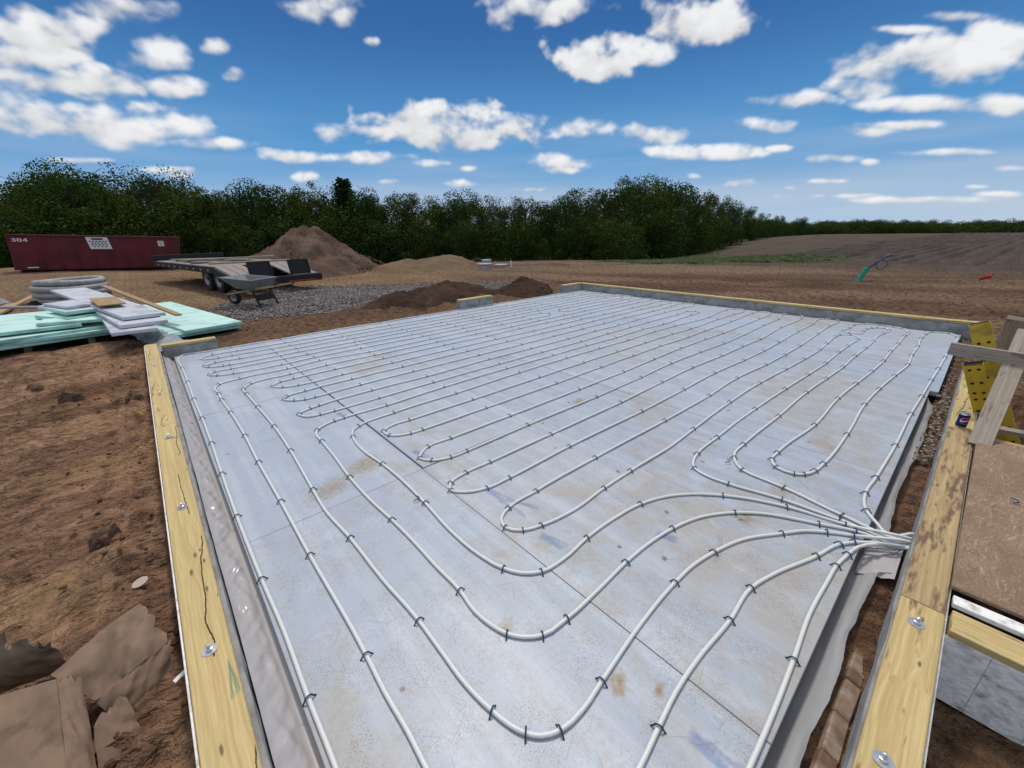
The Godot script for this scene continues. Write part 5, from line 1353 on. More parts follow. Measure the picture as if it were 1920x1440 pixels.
func board_on(called: String, label: String, m: Material, edge: Material, center: Vector3, size: Vector3, yaw: float, tilt := Vector2.ZERO, group := "foam sheets dumped in a pile") -> void:
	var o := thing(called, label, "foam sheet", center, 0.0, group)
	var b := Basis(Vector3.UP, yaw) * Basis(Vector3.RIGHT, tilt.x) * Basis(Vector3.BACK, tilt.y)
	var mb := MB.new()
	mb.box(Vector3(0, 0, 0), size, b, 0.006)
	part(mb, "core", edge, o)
	mb = MB.new()
	mb.box(b * Vector3(0, size.y * 0.5 + 0.0015, 0), Vector3(size.x - 0.008, 0.003, size.z - 0.008), b, 0.001)
	part(mb, "facing", m, o)

func make_foam_pile() -> void:
	var g := 0.09
	for s in [[-1.0, "right"], [-1.75, "middle"], [-2.45, "left"]]:
		var d := MB.new()
		d.box(Vector3(s[0], 0.0, -10.6), Vector3(0.09, 0.19, 1.3), Basis(Vector3.UP, 0.1), 0.004)
		single(d, "support_timber", M.pine, "timber bearer under the left foam pile, the %s one" % s[1], "timber", "bearers under the foam pile")
	# left stack, lying level
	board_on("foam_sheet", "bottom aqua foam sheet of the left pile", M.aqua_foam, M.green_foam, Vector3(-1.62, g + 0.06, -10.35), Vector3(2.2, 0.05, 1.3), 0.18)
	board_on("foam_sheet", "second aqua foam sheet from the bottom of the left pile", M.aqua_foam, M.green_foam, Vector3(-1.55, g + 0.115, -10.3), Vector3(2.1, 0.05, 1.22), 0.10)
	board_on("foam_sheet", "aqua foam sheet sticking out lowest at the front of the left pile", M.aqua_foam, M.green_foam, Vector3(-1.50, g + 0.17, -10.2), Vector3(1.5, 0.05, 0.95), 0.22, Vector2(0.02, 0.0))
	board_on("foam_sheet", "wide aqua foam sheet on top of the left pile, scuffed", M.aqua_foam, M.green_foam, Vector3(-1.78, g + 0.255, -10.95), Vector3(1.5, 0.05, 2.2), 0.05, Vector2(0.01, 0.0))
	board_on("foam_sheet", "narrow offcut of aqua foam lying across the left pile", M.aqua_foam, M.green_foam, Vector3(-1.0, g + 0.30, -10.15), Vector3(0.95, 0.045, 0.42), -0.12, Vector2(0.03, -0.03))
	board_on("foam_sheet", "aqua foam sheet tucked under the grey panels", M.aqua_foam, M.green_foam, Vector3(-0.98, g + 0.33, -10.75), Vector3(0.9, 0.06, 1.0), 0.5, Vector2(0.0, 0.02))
	# grey-lavender panels
	board_on("grey_foam_sheet", "lowest grey panel of the slanting stack on the foam pile", M.lavender_foam, M.lavender_foam, Vector3(-0.50, g + 0.30, -10.50), Vector3(0.55, 0.05, 4.0), 0.10, Vector2(0.03, -0.02), "grey panels on the foam pile")
	board_on("grey_foam_sheet", "middle grey panel of the slanting stack on the foam pile", M.lavender_foam, M.lavender_foam, Vector3(-0.58, g + 0.38, -10.8), Vector3(0.60, 0.05, 4.2), 0.20, Vector2(0.035, -0.02), "grey panels on the foam pile")
	board_on("grey_foam_sheet", "top grey panel of the slanting stack on the foam pile", M.lavender_foam, M.lavender_foam, Vector3(-0.72, g + 0.47, -11.2), Vector3(0.56, 0.05, 4.4), 0.27, Vector2(0.04, -0.02), "grey panels on the foam pile")
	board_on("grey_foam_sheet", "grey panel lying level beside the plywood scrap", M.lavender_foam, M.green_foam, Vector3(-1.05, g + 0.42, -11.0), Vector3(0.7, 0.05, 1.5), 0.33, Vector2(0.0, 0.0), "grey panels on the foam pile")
	board_on("grey_foam_sheet", "small grey panel offcut on the left of the slanting stack", M.lavender_foam, M.lavender_foam, Vector3(-1.12, g + 0.48, -11.05), Vector3(0.45, 0.04, 1.0), 0.40, Vector2(0.0, 0.02), "grey panels on the foam pile")
	# right pair
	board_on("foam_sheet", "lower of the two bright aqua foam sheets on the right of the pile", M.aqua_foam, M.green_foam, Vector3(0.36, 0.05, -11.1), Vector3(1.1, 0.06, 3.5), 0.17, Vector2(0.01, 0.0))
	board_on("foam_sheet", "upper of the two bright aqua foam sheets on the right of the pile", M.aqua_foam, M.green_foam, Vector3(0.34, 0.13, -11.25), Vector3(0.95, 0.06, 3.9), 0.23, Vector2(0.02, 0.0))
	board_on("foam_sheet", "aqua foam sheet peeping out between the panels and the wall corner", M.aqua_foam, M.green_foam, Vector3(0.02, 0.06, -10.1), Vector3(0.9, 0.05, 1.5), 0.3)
	var mb := MB.new()
	mb.box(Vector3(-0.60, 0.625, -10.5), Vector3(0.36, 0.018, 0.95), Basis(Vector3.UP, 0.16) * Basis(Vector3.RIGHT, 0.04), 0.002)
	single(mb, "plywood_scrap", M.plywood, "tan plywood scrap on top of the grey panels", "plywood")
	mb = MB.new()
	mb.box(Vector3(-0.20, 0.50, -11.6), Vector3(0.10, 0.035, 3.6), Basis(Vector3.UP, 0.30) * Basis(Vector3.RIGHT, 0.10), 0.003)
	single(mb, "timber", M.plywood, "long brown stick leaning over the aqua sheets beside the plywood", "timber")
	mb = MB.new()
	mb.box(Vector3(-1.9, 0.30, -12.3), Vector3(1.7, 0.05, 0.09), Basis(Vector3.UP, 0.12), 0.003)
	single(mb, "timber", M.pine, "brown timber behind the wide aqua sheet", "timber")
	for s in [["outer", -2.9, 0.05], ["inner", -2.72, 0.08]]:
		mb = MB.new()
		mb.box(Vector3(s[1], s[2], -17.0), Vector3(0.14, 0.05, 5.0), Basis(Vector3.UP, -0.03), 0.003)
		single(mb, "timber", M.pine, "yellow lumber at the left edge beside the pipe coil, %s of the pair" % s[0], "timber")
	mb = MB.new()
	mb.tube(PackedVector3Array([Vector3(-2.75, 0.36, -14.0), Vector3(-1.9, 0.37, -13.1), Vector3(-1.2, 0.36, -12.2)]), 0.03, 10)
	single(mb, "conduit", M.conduit, "straight grey conduit lying level behind the left foam pile", "conduit")
	# white sack at the edge of the picture
	mb = MB.new()
	for k in 10:
		pass
	var sack := heap(Vector3.ZERO, 0.5, 0.9, 0.28, 0.2, 81, Color(0.5, 0.5, 0.52), Color(0.36, 0.36, 0.38), [], 0.3)
	var q := single(sack, "sack", M.clod, "crumpled whitish sack at the left edge near the lumber", "sack")
	q.position = Vector3(-3.45, 0.05, -18.3)
	var dark := heap(Vector3.ZERO, 0.5, 0.35, 0.22, 0.4, 83, Color(0.05, 0.045, 0.045), Color(0.10, 0.09, 0.085), [], 0.8)
	q = single(dark, "rubble", M.clod, "small dark rubble lump between the lumber and the pipe coil", "rubble")
	q.position = Vector3(-2.35, -0.02, -16.9)
	# clear film hanging off the front
	mb = MB.new()
	film_strip("plastic_wrap", "clear plastic wrap trailing from the grey panels onto the corner wall", M.milky_film, 2, -10.1, -8.15, func(s: float, t: float) -> Vector2:
		return Vector2(lerpf(-0.28, 0.22, t) + (s + 9.2) * 0.18, 0.20 - absf(t - 0.45) * 0.28 + fine.get_noise_2d(s * 9.0, t * 9.0) * 0.07 + (s + 10.1) * -0.02), 0.05, 10)

# ------------------------------------------------------------------ yard: dumpster, trailer, barrow, heaps
func make_dumpster() -> void:
	var a := Vector3(-4.48, 0.19, -30.5)
	var b := Vector3(1.75, -0.06, -30.75)
	var f := (b - a)
	var long := f.length()
	var o := thing("dumpster", "long dark red roll off dumpster with a white sign, standing before the trees", "dumpster", a)
	var ex := f.normalized()
	var ez := ex.cross(Vector3.UP).normalized()
	o.basis = Basis(ex, ez.cross(ex), ez)
	# local: x along the visible side, z towards the camera, origin at the lower left end
	var h := 1.77
	var deep := 2.3
	var low := 0.16
	var outline := [Vector3(0.0, low, 0), Vector3(long, low, 0), Vector3(long + 0.14, h * 0.55, 0), Vector3(long + TR, h, 0), Vector3(TL, h, 0)]
	var side := func(z: float, called: String) -> void:
		var mb := MB.new()
		var front := []
		var back := []
		for p in outline:
			front.append(p + Vector3(0, 0, z))
			back.append(p + Vector3(0, 0, z - 0.05))
		mb.face(front, Vector3.BACK)
		mb.face(back, Vector3.FORWARD)
		for k in 5:
			var k2 := (k + 1) % 5
			mb.face([front[k], front[k2], back[k2], back[k]], (outline[k] + outline[k2]) * 0.5 - Vector3(long * 0.5, h * 0.5, 0))
		part(mb, called, M.red_paint, o)
	side.call(0.0, "side_wall")
	side.call(-deep, "side_wall")
	var mb := MB.new()
	mb.box(Vector3(0.09, (h + low) * 0.5, -deep * 0.5 - 0.02), Vector3(0.06, h - low, deep - 0.14))
	part(mb, "front_wall", M.red_paint, o)
	mb = MB.new()
	mb.box(Vector3(long - 0.06, (h + low) * 0.5, -deep * 0.5 - 0.02), Vector3(0.06, h - low, deep - 0.14), Basis(Vector3.BACK, -0.08))
	part(mb, "tail_door", M.red_paint, o)
	mb = MB.new()
	mb.box(Vector3(long * 0.5, low + 0.02, -deep * 0.5 - 0.02), Vector3(long - 0.2, 0.06, deep - 0.14))
	part(mb, "deck", M.dark_red_paint, o)
	for k in 9:                                     # upright ribs stop at mid height
		var x := 1.0 + k * (long - 1.4) / 8.0
		mb = MB.new()
		mb.box(Vector3(x, low + 0.50, 0.022), Vector3(0.10, 0.92, 0.05), Basis(), 0.015)
		part(mb, "rib", M.red_paint, o)
	mb = MB.new()
	mb.box(Vector3(long * 0.5 + (TR + TL) * 0.5, h - 0.03, 0.012), Vector3(long + TR - TL, 0.07, 0.07), Basis(), 0.012)
	part(mb, "top_rail", M.red_paint, o)
	for z in [-0.45, -1.8]:
		mb = MB.new()
		mb.box(Vector3(long * 0.5, 0.085, z), Vector3(long - 0.3, 0.15, 0.08), Basis(), 0.01)
		part(mb, "skid", M.dark_red_paint, o)
	mb = MB.new()
	mb.box(Vector3(0.62, 0.27, 0.06), Vector3(0.36, 0.05, 0.02), Basis(), 0.004)
	part(mb, "reflector_strip", M.white_paint, o)
	# number, sign, label
	var font := SystemFont.new()
	font.font_names = PackedStringArray(["Droid Sans"])
	font.font_weight = 700
	var t := TextMesh.new()
	t.text = "304"
	t.font = font
	t.font_size = 36
	t.pixel_size = 0.006
	t.depth = 0.01
	t.material = M.white_paint
	var n := put(t, "number", o)
	n.position = Vector3(0.48, h - 0.25, 0.012)
	n.scale = Vector3(1.45, 1, 1)
	var sx := long * 0.505
	var sign_ := Node3D.new()
	sign_.name = "sign_plate"
	o.add_child(sign_)
	sign_.position = Vector3(sx, h - 0.36, 0.012)
	mb = MB.new()
	mb.slab([Vector3(-0.37, -0.27, 0.006), Vector3(0.43, -0.27, 0.006), Vector3(0.35, 0.29, 0.006), Vector3(-0.43, 0.29, 0.006)], 0.0)
	mb = MB.new()
	var pl := [Vector3(-0.36, -0.29, 0), Vector3(0.45, -0.29, 0), Vector3(0.36, 0.29, 0), Vector3(-0.45, 0.29, 0)]
	var plb := []
	for p in pl:
		plb.append(p + Vector3(0, 0, 0.012))
	mb.face(plb, Vector3.BACK)
	for k in 4:
		mb.face([pl[k], pl[(k + 1) % 4], plb[(k + 1) % 4], plb[k]], pl[k] + pl[(k + 1) % 4])
	part(mb, "plate", M.white_paint, sign_)
	for row in [[0.195, 0.08, 0.26, 1], [0.085, 0.05, 0.36, 6], [0.0, 0.05, 0.30, 5], [-0.085, 0.05, 0.33, 5], [-0.17, 0.035, 0.28, 4]]:
		var cells: int = row[3]
		mb = MB.new()
		for k in cells:
			var wd: float = row[2] * 2.0 / cells
			mb.box(Vector3(-row[2] - row[0] * 0.15 + wd * (k + 0.5), row[0], 0.015), Vector3(wd * (0.62 if cells > 1 else 0.8), row[1], 0.003), Basis(), 0.0005)
		part(mb, "lettering", M.ink, sign_)
	mb = MB.new()
	mb.box(Vector3(long - 0.62, h - 0.36, 0.008), Vector3(0.26, 0.28, 0.012), Basis(), 0.002)
	part(mb, "label_plate", M.white_paint, o)
	mb = MB.new()
	for k in 4:
		mb.box(Vector3(long - 0.62, h - 0.27 - k * 0.055, 0.0155), Vector3(0.17 - 0.02 * (k % 2), 0.018, 0.002), Basis(), 0.0004)
	part(mb, "label_lettering", M.ink, o)

func make_trailer() -> void:
	var at := Vector3(2.80, -0.02, -17.05)
	var o := thing("flatbed_trailer", "black flatbed equipment trailer with weathered plank deck and raised ramps", "trailer", at, 0.19)
	# local: -z forward (away), x to the right
	var deck := 0.80
	for k in 8:
		var mb := MB.new()
		mb.box(Vector3(-1.06 + k * 0.303, deck, -2.55), Vector3(0.29, 0.045, 6.3), Basis(), 0.006)
		part(mb, "deck_plank", M.old_deck, o)
	for s in [-1.0, 1.0]:
		var mb := MB.new()
		mb.box(Vector3(s * 1.235, deck - 0.09, -2.5), Vector3(0.07, 0.2, 6.5), Basis(), 0.01)
		part(mb, "side_rail", M.black_steel, o)
		for k in 9:
			mb = MB.new()
			mb.box(Vector3(s * 1.277, deck - 0.10, 0.3 - k * 0.68), Vector3(0.012, 0.05, 0.075), Basis(), 0.003)
			part(mb, "reflector", M.reflector, o)
		# sloping tail with its own planks
		for k in 3:
			mb = MB.new()
			mb.bar(Vector3(s * (0.80 + (k - 1) * 0.27), deck + 0.005, 0.62), Vector3(s * (0.80 + (k - 1) * 0.27), 0.50, 2.35), 0.25, 0.045)
			part(mb, "tail_plank", M.old_deck, o)
		mb = MB.new()
		mb.bar(Vector3(s * 1.235, deck - 0.10, 0.7), Vector3(s * 1.235, 0.42, 2.4), 0.07, 0.18)
		part(mb, "tail_rail", M.black_steel, o)
		# ramp folded up on end
		var ramp := Node3D.new()
		ramp.name = "ramp"
		o.add_child(ramp, true)
		ramp.position = Vector3(s * 0.60 + 0.1, 0.46, 2.30)
		mb = MB.new()
		mb.bar(Vector3(0, 0.02, 0), Vector3(0, 0.52, -0.11), 0.66, 0.05, Vector3(0, 0, 1))
		part(mb, "plate", M.black_steel, ramp)
		for k in 2:
			mb = MB.new()
			mb.box(Vector3(-0.3 + k * 0.6, 0.27, -0.03), Vector3(0.05, 0.50, 0.05), Basis(Vector3.RIGHT, -0.21), 0.008)
			part(mb, "bar", M.black_steel, ramp)
		for ax in [-0.52, 0.52]:
			for inner in [0.0]:
				wheel(o, Vector3(s * 1.02, 0.385, ax), 0.385, 0.24, s)
		mb = MB.new()
		mb.bar(Vector3(s * 0.45, deck - 0.22, 1.0), Vector3(s * 0.16, 0.55, -8.0), 0.1, 0.16)
		part(mb, "frame_beam", M.black_steel, o)
	for z in [-0.52, 0.52]:
		var mb := MB.new()
		mb.bar(Vector3(-0.95, 0.385, z), Vector3(0.95, 0.385, z), 0.10, 0.10)
		part(mb, "axle", M.black_steel, o)
	var mb := MB.new()
	mb.box(Vector3(0, 0.40, 2.42), Vector3(2.62, 0.22, 0.10), Basis(), 0.01)
	part(mb, "rear_bumper", M.black_steel, o)
	for s in [-0.62, 0.62]:
		mb = MB.new()
		mb.box(Vector3(s, 0.33, 2.476), Vector3(0.9, 0.05, 0.012), Basis(), 0.003)
		part(mb, "red_strip", M.red_strip, o)
	mb = MB.new()
	mb.box(Vector3(0.0, 0.62, 0.95), Vector3(0.45, 0.3, 1.0), Basis(), 0.02)
	part(mb, "toolbox", M.black_steel, o)
	mb = MB.new()
	mb.box(Vector3(0.0, deck + 0.13, -5.7), Vector3(2.5, 0.22, 0.06), Basis(), 0.01)
	part(mb, "headboard", M.black_steel, o)
	# lumber heaped on the deck
	var r := RandomNumberGenerator.new()
	r.seed = 4
	var words := ["nearest the tail", "second from the tail", "lying skewed in the middle", "on top of the others", "nearest the headboard", "along the right rail", "along the left rail"]
	for k in 7:
		mb = MB.new()
		var p := at + Basis(Vector3.UP, 0.19) * Vector3([0.3, 0.0, -0.3, 0.2, 0.1, 0.85, -0.7][k], deck + 0.05 + [0.0, 0.0, 0.06, 0.11, 0.05, 0.0, 0.0][k], [-0.4, -1.3, -1.9, -1.5, -3.2, -2.0, -2.6][k])
		mb.box(p, Vector3(0.16 + r.randf() * 0.1, 0.05, 2.2 + r.randf()), Basis(Vector3.UP, 0.19 + [1.3, 1.1, 0.5, 1.45, 0.9, 0.05, 0.1][k]), 0.005)
		single(mb, "deck_lumber", M.grey_timber, "weathered board on the trailer deck, " + words[k], "board", "boards on the trailer")

func wheel(o: Node3D, at: Vector3, r: float, wide: float, out_side: float) -> void:
	var w := Node3D.new()
	w.name = "wheel"
	o.add_child(w, true)
	w.position = at
	var b := Basis(Vector3.BACK, PI / 2.0)
	var mb := MB.new()
	mb.lathe([[r * 0.56, -wide * 0.5], [r * 0.9, -wide * 0.5], [r, -wide * 0.36], [r, wide * 0.36], [r * 0.9, wide * 0.5], [r * 0.56, wide * 0.5]], Vector3.ZERO, 30, b)
	part(mb, "tyre", M.rubber, w)
	mb = MB.new()
	mb.lathe([[r * 0.57, -wide * 0.49], [r * 0.50, -wide * 0.3], [r * 0.3, -wide * 0.2], [0.0, -wide * 0.2]], Vector3.ZERO, 24, b)
	mb.lathe([[0.0, wide * 0.2], [r * 0.3, wide * 0.2], [r * 0.50, wide * 0.3], [r * 0.57, wide * 0.49]], Vector3.ZERO, 24, b)
	part(mb, "rim", M.rim, w)
	mb = MB.new()
	mb.lathe([[r * 0.16, -wide * 0.36], [r * 0.16, wide * 0.36]], Vector3.ZERO, 14, b)
	part(mb, "hub", M.black_steel, w)

func make_barrow() -> void:
	var o := thing("wheelbarrow", "old steel wheelbarrow with wooden handles parked on the gravel by the trailer", "wheelbarrow", Vector3(2.1, 0.0, -12.45), 0.62)
	# local: handles towards +z, wheel at -z
	var top := [Vector3(-0.40, 0.72, -0.62), Vector3(0.40, 0.72, -0.62), Vector3(0.44, 0.66, 0.34), Vector3(-0.44, 0.66, 0.34)]
	var low := [Vector3(-0.24, 0.44, -0.36), Vector3(0.24, 0.44, -0.36), Vector3(0.30, 0.40, 0.22), Vector3(-0.30, 0.40, 0.22)]
	var mb := MB.new()
	for k in 4:
		var k2 := (k + 1) % 4
		var mid: Vector3 = (top[k] + top[k2]) * 0.5 - Vector3(0, 0.6, -0.1)
		mb.face([top[k], top[k2], low[k2], low[k]], mid)
		var inn := []
		for p in [top[k], top[k2], low[k2], low[k]]:
			inn.append(p * Vector3(0.97, 1.0, 0.97) + Vector3(0, 0.004, 0))
		mb.face(inn, -mid)
	mb.face(low, Vector3.DOWN)
	var flo := []
	for p in low:
		flo.append(p + Vector3(0, 0.01, 0))
	mb.face(flo, Vector3.UP)
	part(mb, "tray", M.barrow_steel, o)
	mb = MB.new()
	var ring := PackedVector3Array()
	for k in 4:
		for j in 6:
			ring.append((top[k] as Vector3).lerp(top[(k + 1) % 4], j / 6.0))
	mb.tube(ring, 0.014, 6, true)
	part(mb, "tray_rim", M.barrow_steel, o)
	for s in [-1.0, 1.0]:
		mb = MB.new()
		mb.bar(Vector3(s * 0.10, 0.27, -0.80), Vector3(s * 0.33, 0.52, 0.86), 0.042, 0.045)
		part(mb, "handle", M.pine, o)
		mb = MB.new()
		mb.bar(Vector3(s * 0.27, 0.42, 0.16), Vector3(s * 0.30, 0.0, 0.34), 0.05, 0.03, Vector3.BACK)
		part(mb, "leg", M.black_steel, o)
	mb = MB.new()
	mb.box(Vector3(0, 0.22, 0.27), Vector3(0.56, 0.16, 0.02), Basis(Vector3.RIGHT, -0.3), 0.004)
	part(mb, "leg_brace", M.black_steel, o)
	wheel(o, Vector3(0, 0.18, -0.72), 0.18, 0.09, 1.0)

func make_yard() -> void:
	make_dumpster()
	make_trailer()
	make_barrow()
	var h := heap(Vector3.ZERO, 4.6, 3.4, 2.25, 0.75, 3, Color(0.26, 0.175, 0.13), Color(0.14, 0.092, 0.070), [[2.6, 0.4, 2.6, 1.15]])
	var o: Node3D = single(h, "dirt_heap", M.clod, "big brown heap of earth behind the trailer in front of the trees", "dirt heap")
	o.position = Vector3(6.5, -0.12, -22.6)
	h = heap(Vector3.ZERO, 6.4, 2.0, 0.50, 0.62, 4, Color(0.33, 0.235, 0.145), Color(0.23, 0.16, 0.10), [[-2.6, 0.1, 3.4, 0.62], [2.4, 0.0, 3.4, 0.56]], 0.6)
	o = single(h, "sand_mound", M.clod, "long low tan mound right of the big earth heap", "mound")
	o.position = Vector3(12.3, -0.15, -21.0)
	h = heap(Vector3.ZERO, 2.7, 1.05, 0.50, 0.2, 5, Color(0.135, 0.085, 0.060), Color(0.075, 0.048, 0.034), [[-1.3, 0.1, 1.2, 0.36], [1.1, -0.1, 1.2, 0.46]])
	o = single(h, "dirt_heap", M.clod, "low dark heap of damp earth behind the lone stub wall", "dirt heap")
	o.position = Vector3(5.9, -0.05, -9.75)
	h = heap(Vector3.ZERO, 1.25, 0.9, 0.48, 0.9, 6, Color(0.125, 0.078, 0.055), Color(0.070, 0.045, 0.032))
	o = single(h, "dirt_heap", M.clod, "small dark rounded heap of earth between the stub and the far corner wall", "dirt heap")
	o.position = Vector3(8.45, -0.05, -9.1)
	var bits := []
	for k in 1500:
		var a := rng.randf() * TAU
		var t := sqrt(rng.randf()) * 1.02
		var q := Basis(Vector3.UP, 0.75) * Vector3(cos(a) * 4.5 * t, 0, sin(a) * 3.3 * t)
		var e := (Basis(Vector3.UP, -0.75) * q) - Vector3(2.6, 0, 0.4)
		var y := maxf(2.25 * (1.0 - t) * (0.82 + 0.18 * (1.0 - t)), 1.15 * maxf(0.0, 1.0 - Vector2(e.x, e.z).length() / 2.6))
		var k2 := rng.randf_range(0.03, 0.12) * (1.4 if t > 0.85 else 1.0)
		var g := rng.randf_range(0.75, 1.3)
		bits.append([Transform3D(spin(Vector3(k2, k2 * 0.7, k2)), Vector3(6.5, -0.12, -22.6) + q + Vector3(0, y, 0)), Color(0.17 * g, 0.115 * g, 0.087 * g)])
	scatter("heap_clods", rock(14), M.clod, bits, "lumps of earth lying loose on the big heap", "clods")
	# buried tank lids and a white stub
	var lid_words := ["left", "middle raised", "right low"]
	for k in 3:
		var mb := MB.new()
		var r: float = [0.34, 0.24, 0.30][k]
		mb.lathe([[r, 0.0], [r * 1.02, 0.05], [r * 0.96, [0.20, 0.36, 0.14][k]], [r * 1.1, [0.20, 0.36, 0.14][k]], [r * 1.1, [0.25, 0.41, 0.19][k]], [0.0, [0.28, 0.43, 0.21][k]]], Vector3.ZERO, 22)
		o = single(mb, "tank_riser", M.lid_grey, "grey round tank riser standing out of the far dirt, " + lid_words[k] + " of three", "tank riser", "tank risers")
		o.position = [Vector3(13.15, -0.08, -17.0), Vector3(13.55, -0.08, -17.35), Vector3(13.85, -0.08, -16.55)][k]
	var mb := MB.new()
	mb.tube(PackedVector3Array([Vector3(14.15, -0.1, -16.1), Vector3(14.15, 0.28, -16.1)]), 0.05, 10)
	single(mb, "vent_pipe", M.white_plastic, "short white pipe standing right of the tank risers", "pipe")
	# green sleeve with blue hose
	o = thing("water_line", "green sleeve with a dark blue hose bent out of it and looped, in the dirt", "hose", Vector3(17.5, -0.06, -2.7))
	mb = MB.new()
	mb.tube(PackedVector3Array([Vector3(0, -0.05, 0), Vector3(0.02, 0.18, 0.03), Vector3(0.03, 0.42, 0.12)]), 0.075, 12)
	mb.tube(PackedVector3Array([Vector3(0.03, 0.40, 0.115), Vector3(0.032, 0.44, 0.127)]), 0.085, 12)
	part(mb, "sleeve", M.green_pipe, o)
	mb = MB.new()
	var path := PackedVector3Array()
	for k in 12:
		var t := k / 11.0
		path.append(Vector3(0.03 + t * 0.2, 0.40 + t * 0.62 - t * t * 0.16, 0.12 + t * 0.46))
	mb.tube(path, 0.028, 8)
	part(mb, "hose", M.blue_hose, o)
	mb = MB.new()
	var ring := PackedVector3Array()
	for k in 28:
		var a := TAU * k / 28.0
		ring.append(Vector3(0.10, 0.56 + sin(a) * 0.14, 0.44 + cos(a) * 0.13))
	mb.tube(ring, 0.013, 7, true)
	part(mb, "hose_loop", M.blue_hose, o)
	# marker with red ribbon
	o = thing("survey_stake", "thin wooden stake with a red ribbon in the field at far right", "stake", Vector3(17.4, -0.05, 0.02))
	o.scale = Vector3.ONE * 0.75
	mb = MB.new()
	mb.box(Vector3(0, 0.22, 0), Vector3(0.025, 0.55, 0.03), Basis(Vector3.RIGHT, 0.08), 0.003)
	part(mb, "stake", M.pine, o)
	sheet(o, "ribbon", warped(Vector3(-0.02, 0.36, -0.10), Vector3(0.02, 0.40, 0.14), Vector3(0.05, 0.56, 0.16), Vector3(-0.03, 0.52, -0.02), 5, 0.05, 3) + warped(Vector3(0.0, 0.30, -0.14), Vector3(0.0, 0.36, -0.02), Vector3(0.02, 0.50, 0.02), Vector3(0.0, 0.44, -0.12), 4, 0.04, 5), 0.004, M.red_ribbon)

# ------------------------------------------------------------------ vegetation
func leaves(mb: MB, centers: Array, per: int, spread: float, size: float, tone: Color, r: RandomNumberGenerator) -> void:
	for c in centers:
		var p: Vector3 = c[0]
		var k: float = c[1]
		var shade := r.randf_range(0.72, 1.22)
		for j in per:
			var d := Vector3(r.randfn(), r.randfn() * 0.75, r.randfn()) * spread * k * 0.55
			var at := p + d
			var s := size * r.randf_range(0.6, 1.3)
			var nrm := Vector3(r.randfn(), r.randfn() + 0.35, r.randfn()).normalized()
			var u := nrm.cross(Vector3(r.randfn(), r.randfn(), r.randfn())).normalized() * s
			var w := nrm.cross(u).normalized() * s * 0.62
			var q := shade * r.randf_range(0.85, 1.15)
			mb.col = Color(tone.r * q * r.randf_range(0.85, 1.2), tone.g * q, tone.b * q)
			var st := mb.v.size()
			mb.vert(at - u, nrm)
			mb.vert(at + w * 1.0 + u * 0.1, nrm)
			mb.vert(at + u, nrm)
			mb.vert(at - w * 1.0 + u * 0.1, nrm)
			mb.i.append_array([st, st + 1, st + 2, st, st + 2, st + 3])

func lobe(mb: MB, c: Vector3, rad: float, count: int, size: float, tone: Color, r: RandomNumberGenerator) -> void:
	var shade := r.randf_range(0.8, 1.25)
	var warm := r.randf_range(0.8, 1.12)
	for j in count:
		var d := Vector3(r.randfn(), r.randfn(), r.randfn()).normalized()
		var bump := 1.0 + lumps.get_noise_3d(d.x * 4.0 + c.x * 40.0, d.y * 4.0 + c.y * 40.0, d.z * 4.0) * 0.45
		var at := c + d * Vector3(1.0, 0.82, 1.0) * rad * bump * (1.0 - pow(r.randf(), 2.2) * 0.5)
		var nrm := (d * 0.9 + Vector3(r.randfn(), r.randfn() + 0.2, r.randfn()) * 0.55).normalized()
		var s := size * r.randf_range(0.6, 1.35)
		var u := nrm.cross(Vector3(r.randfn(), r.randfn(), r.randfn())).normalized() * s
		var w := nrm.cross(u).normalized() * s * 0.66
		var q := shade * r.randf_range(0.8, 1.2)
		mb.col = Color(tone.r * q * warm, tone.g * q, tone.b * q)
		var st := mb.v.size()
		mb.vert(at - u, nrm)
		mb.vert(at + w + u * 0.1, nrm)
		mb.vert(at + u, nrm)
		mb.vert(at - w + u * 0.1, nrm)
		mb.i.append_array([st, st + 1, st + 2, st, st + 2, st + 3])

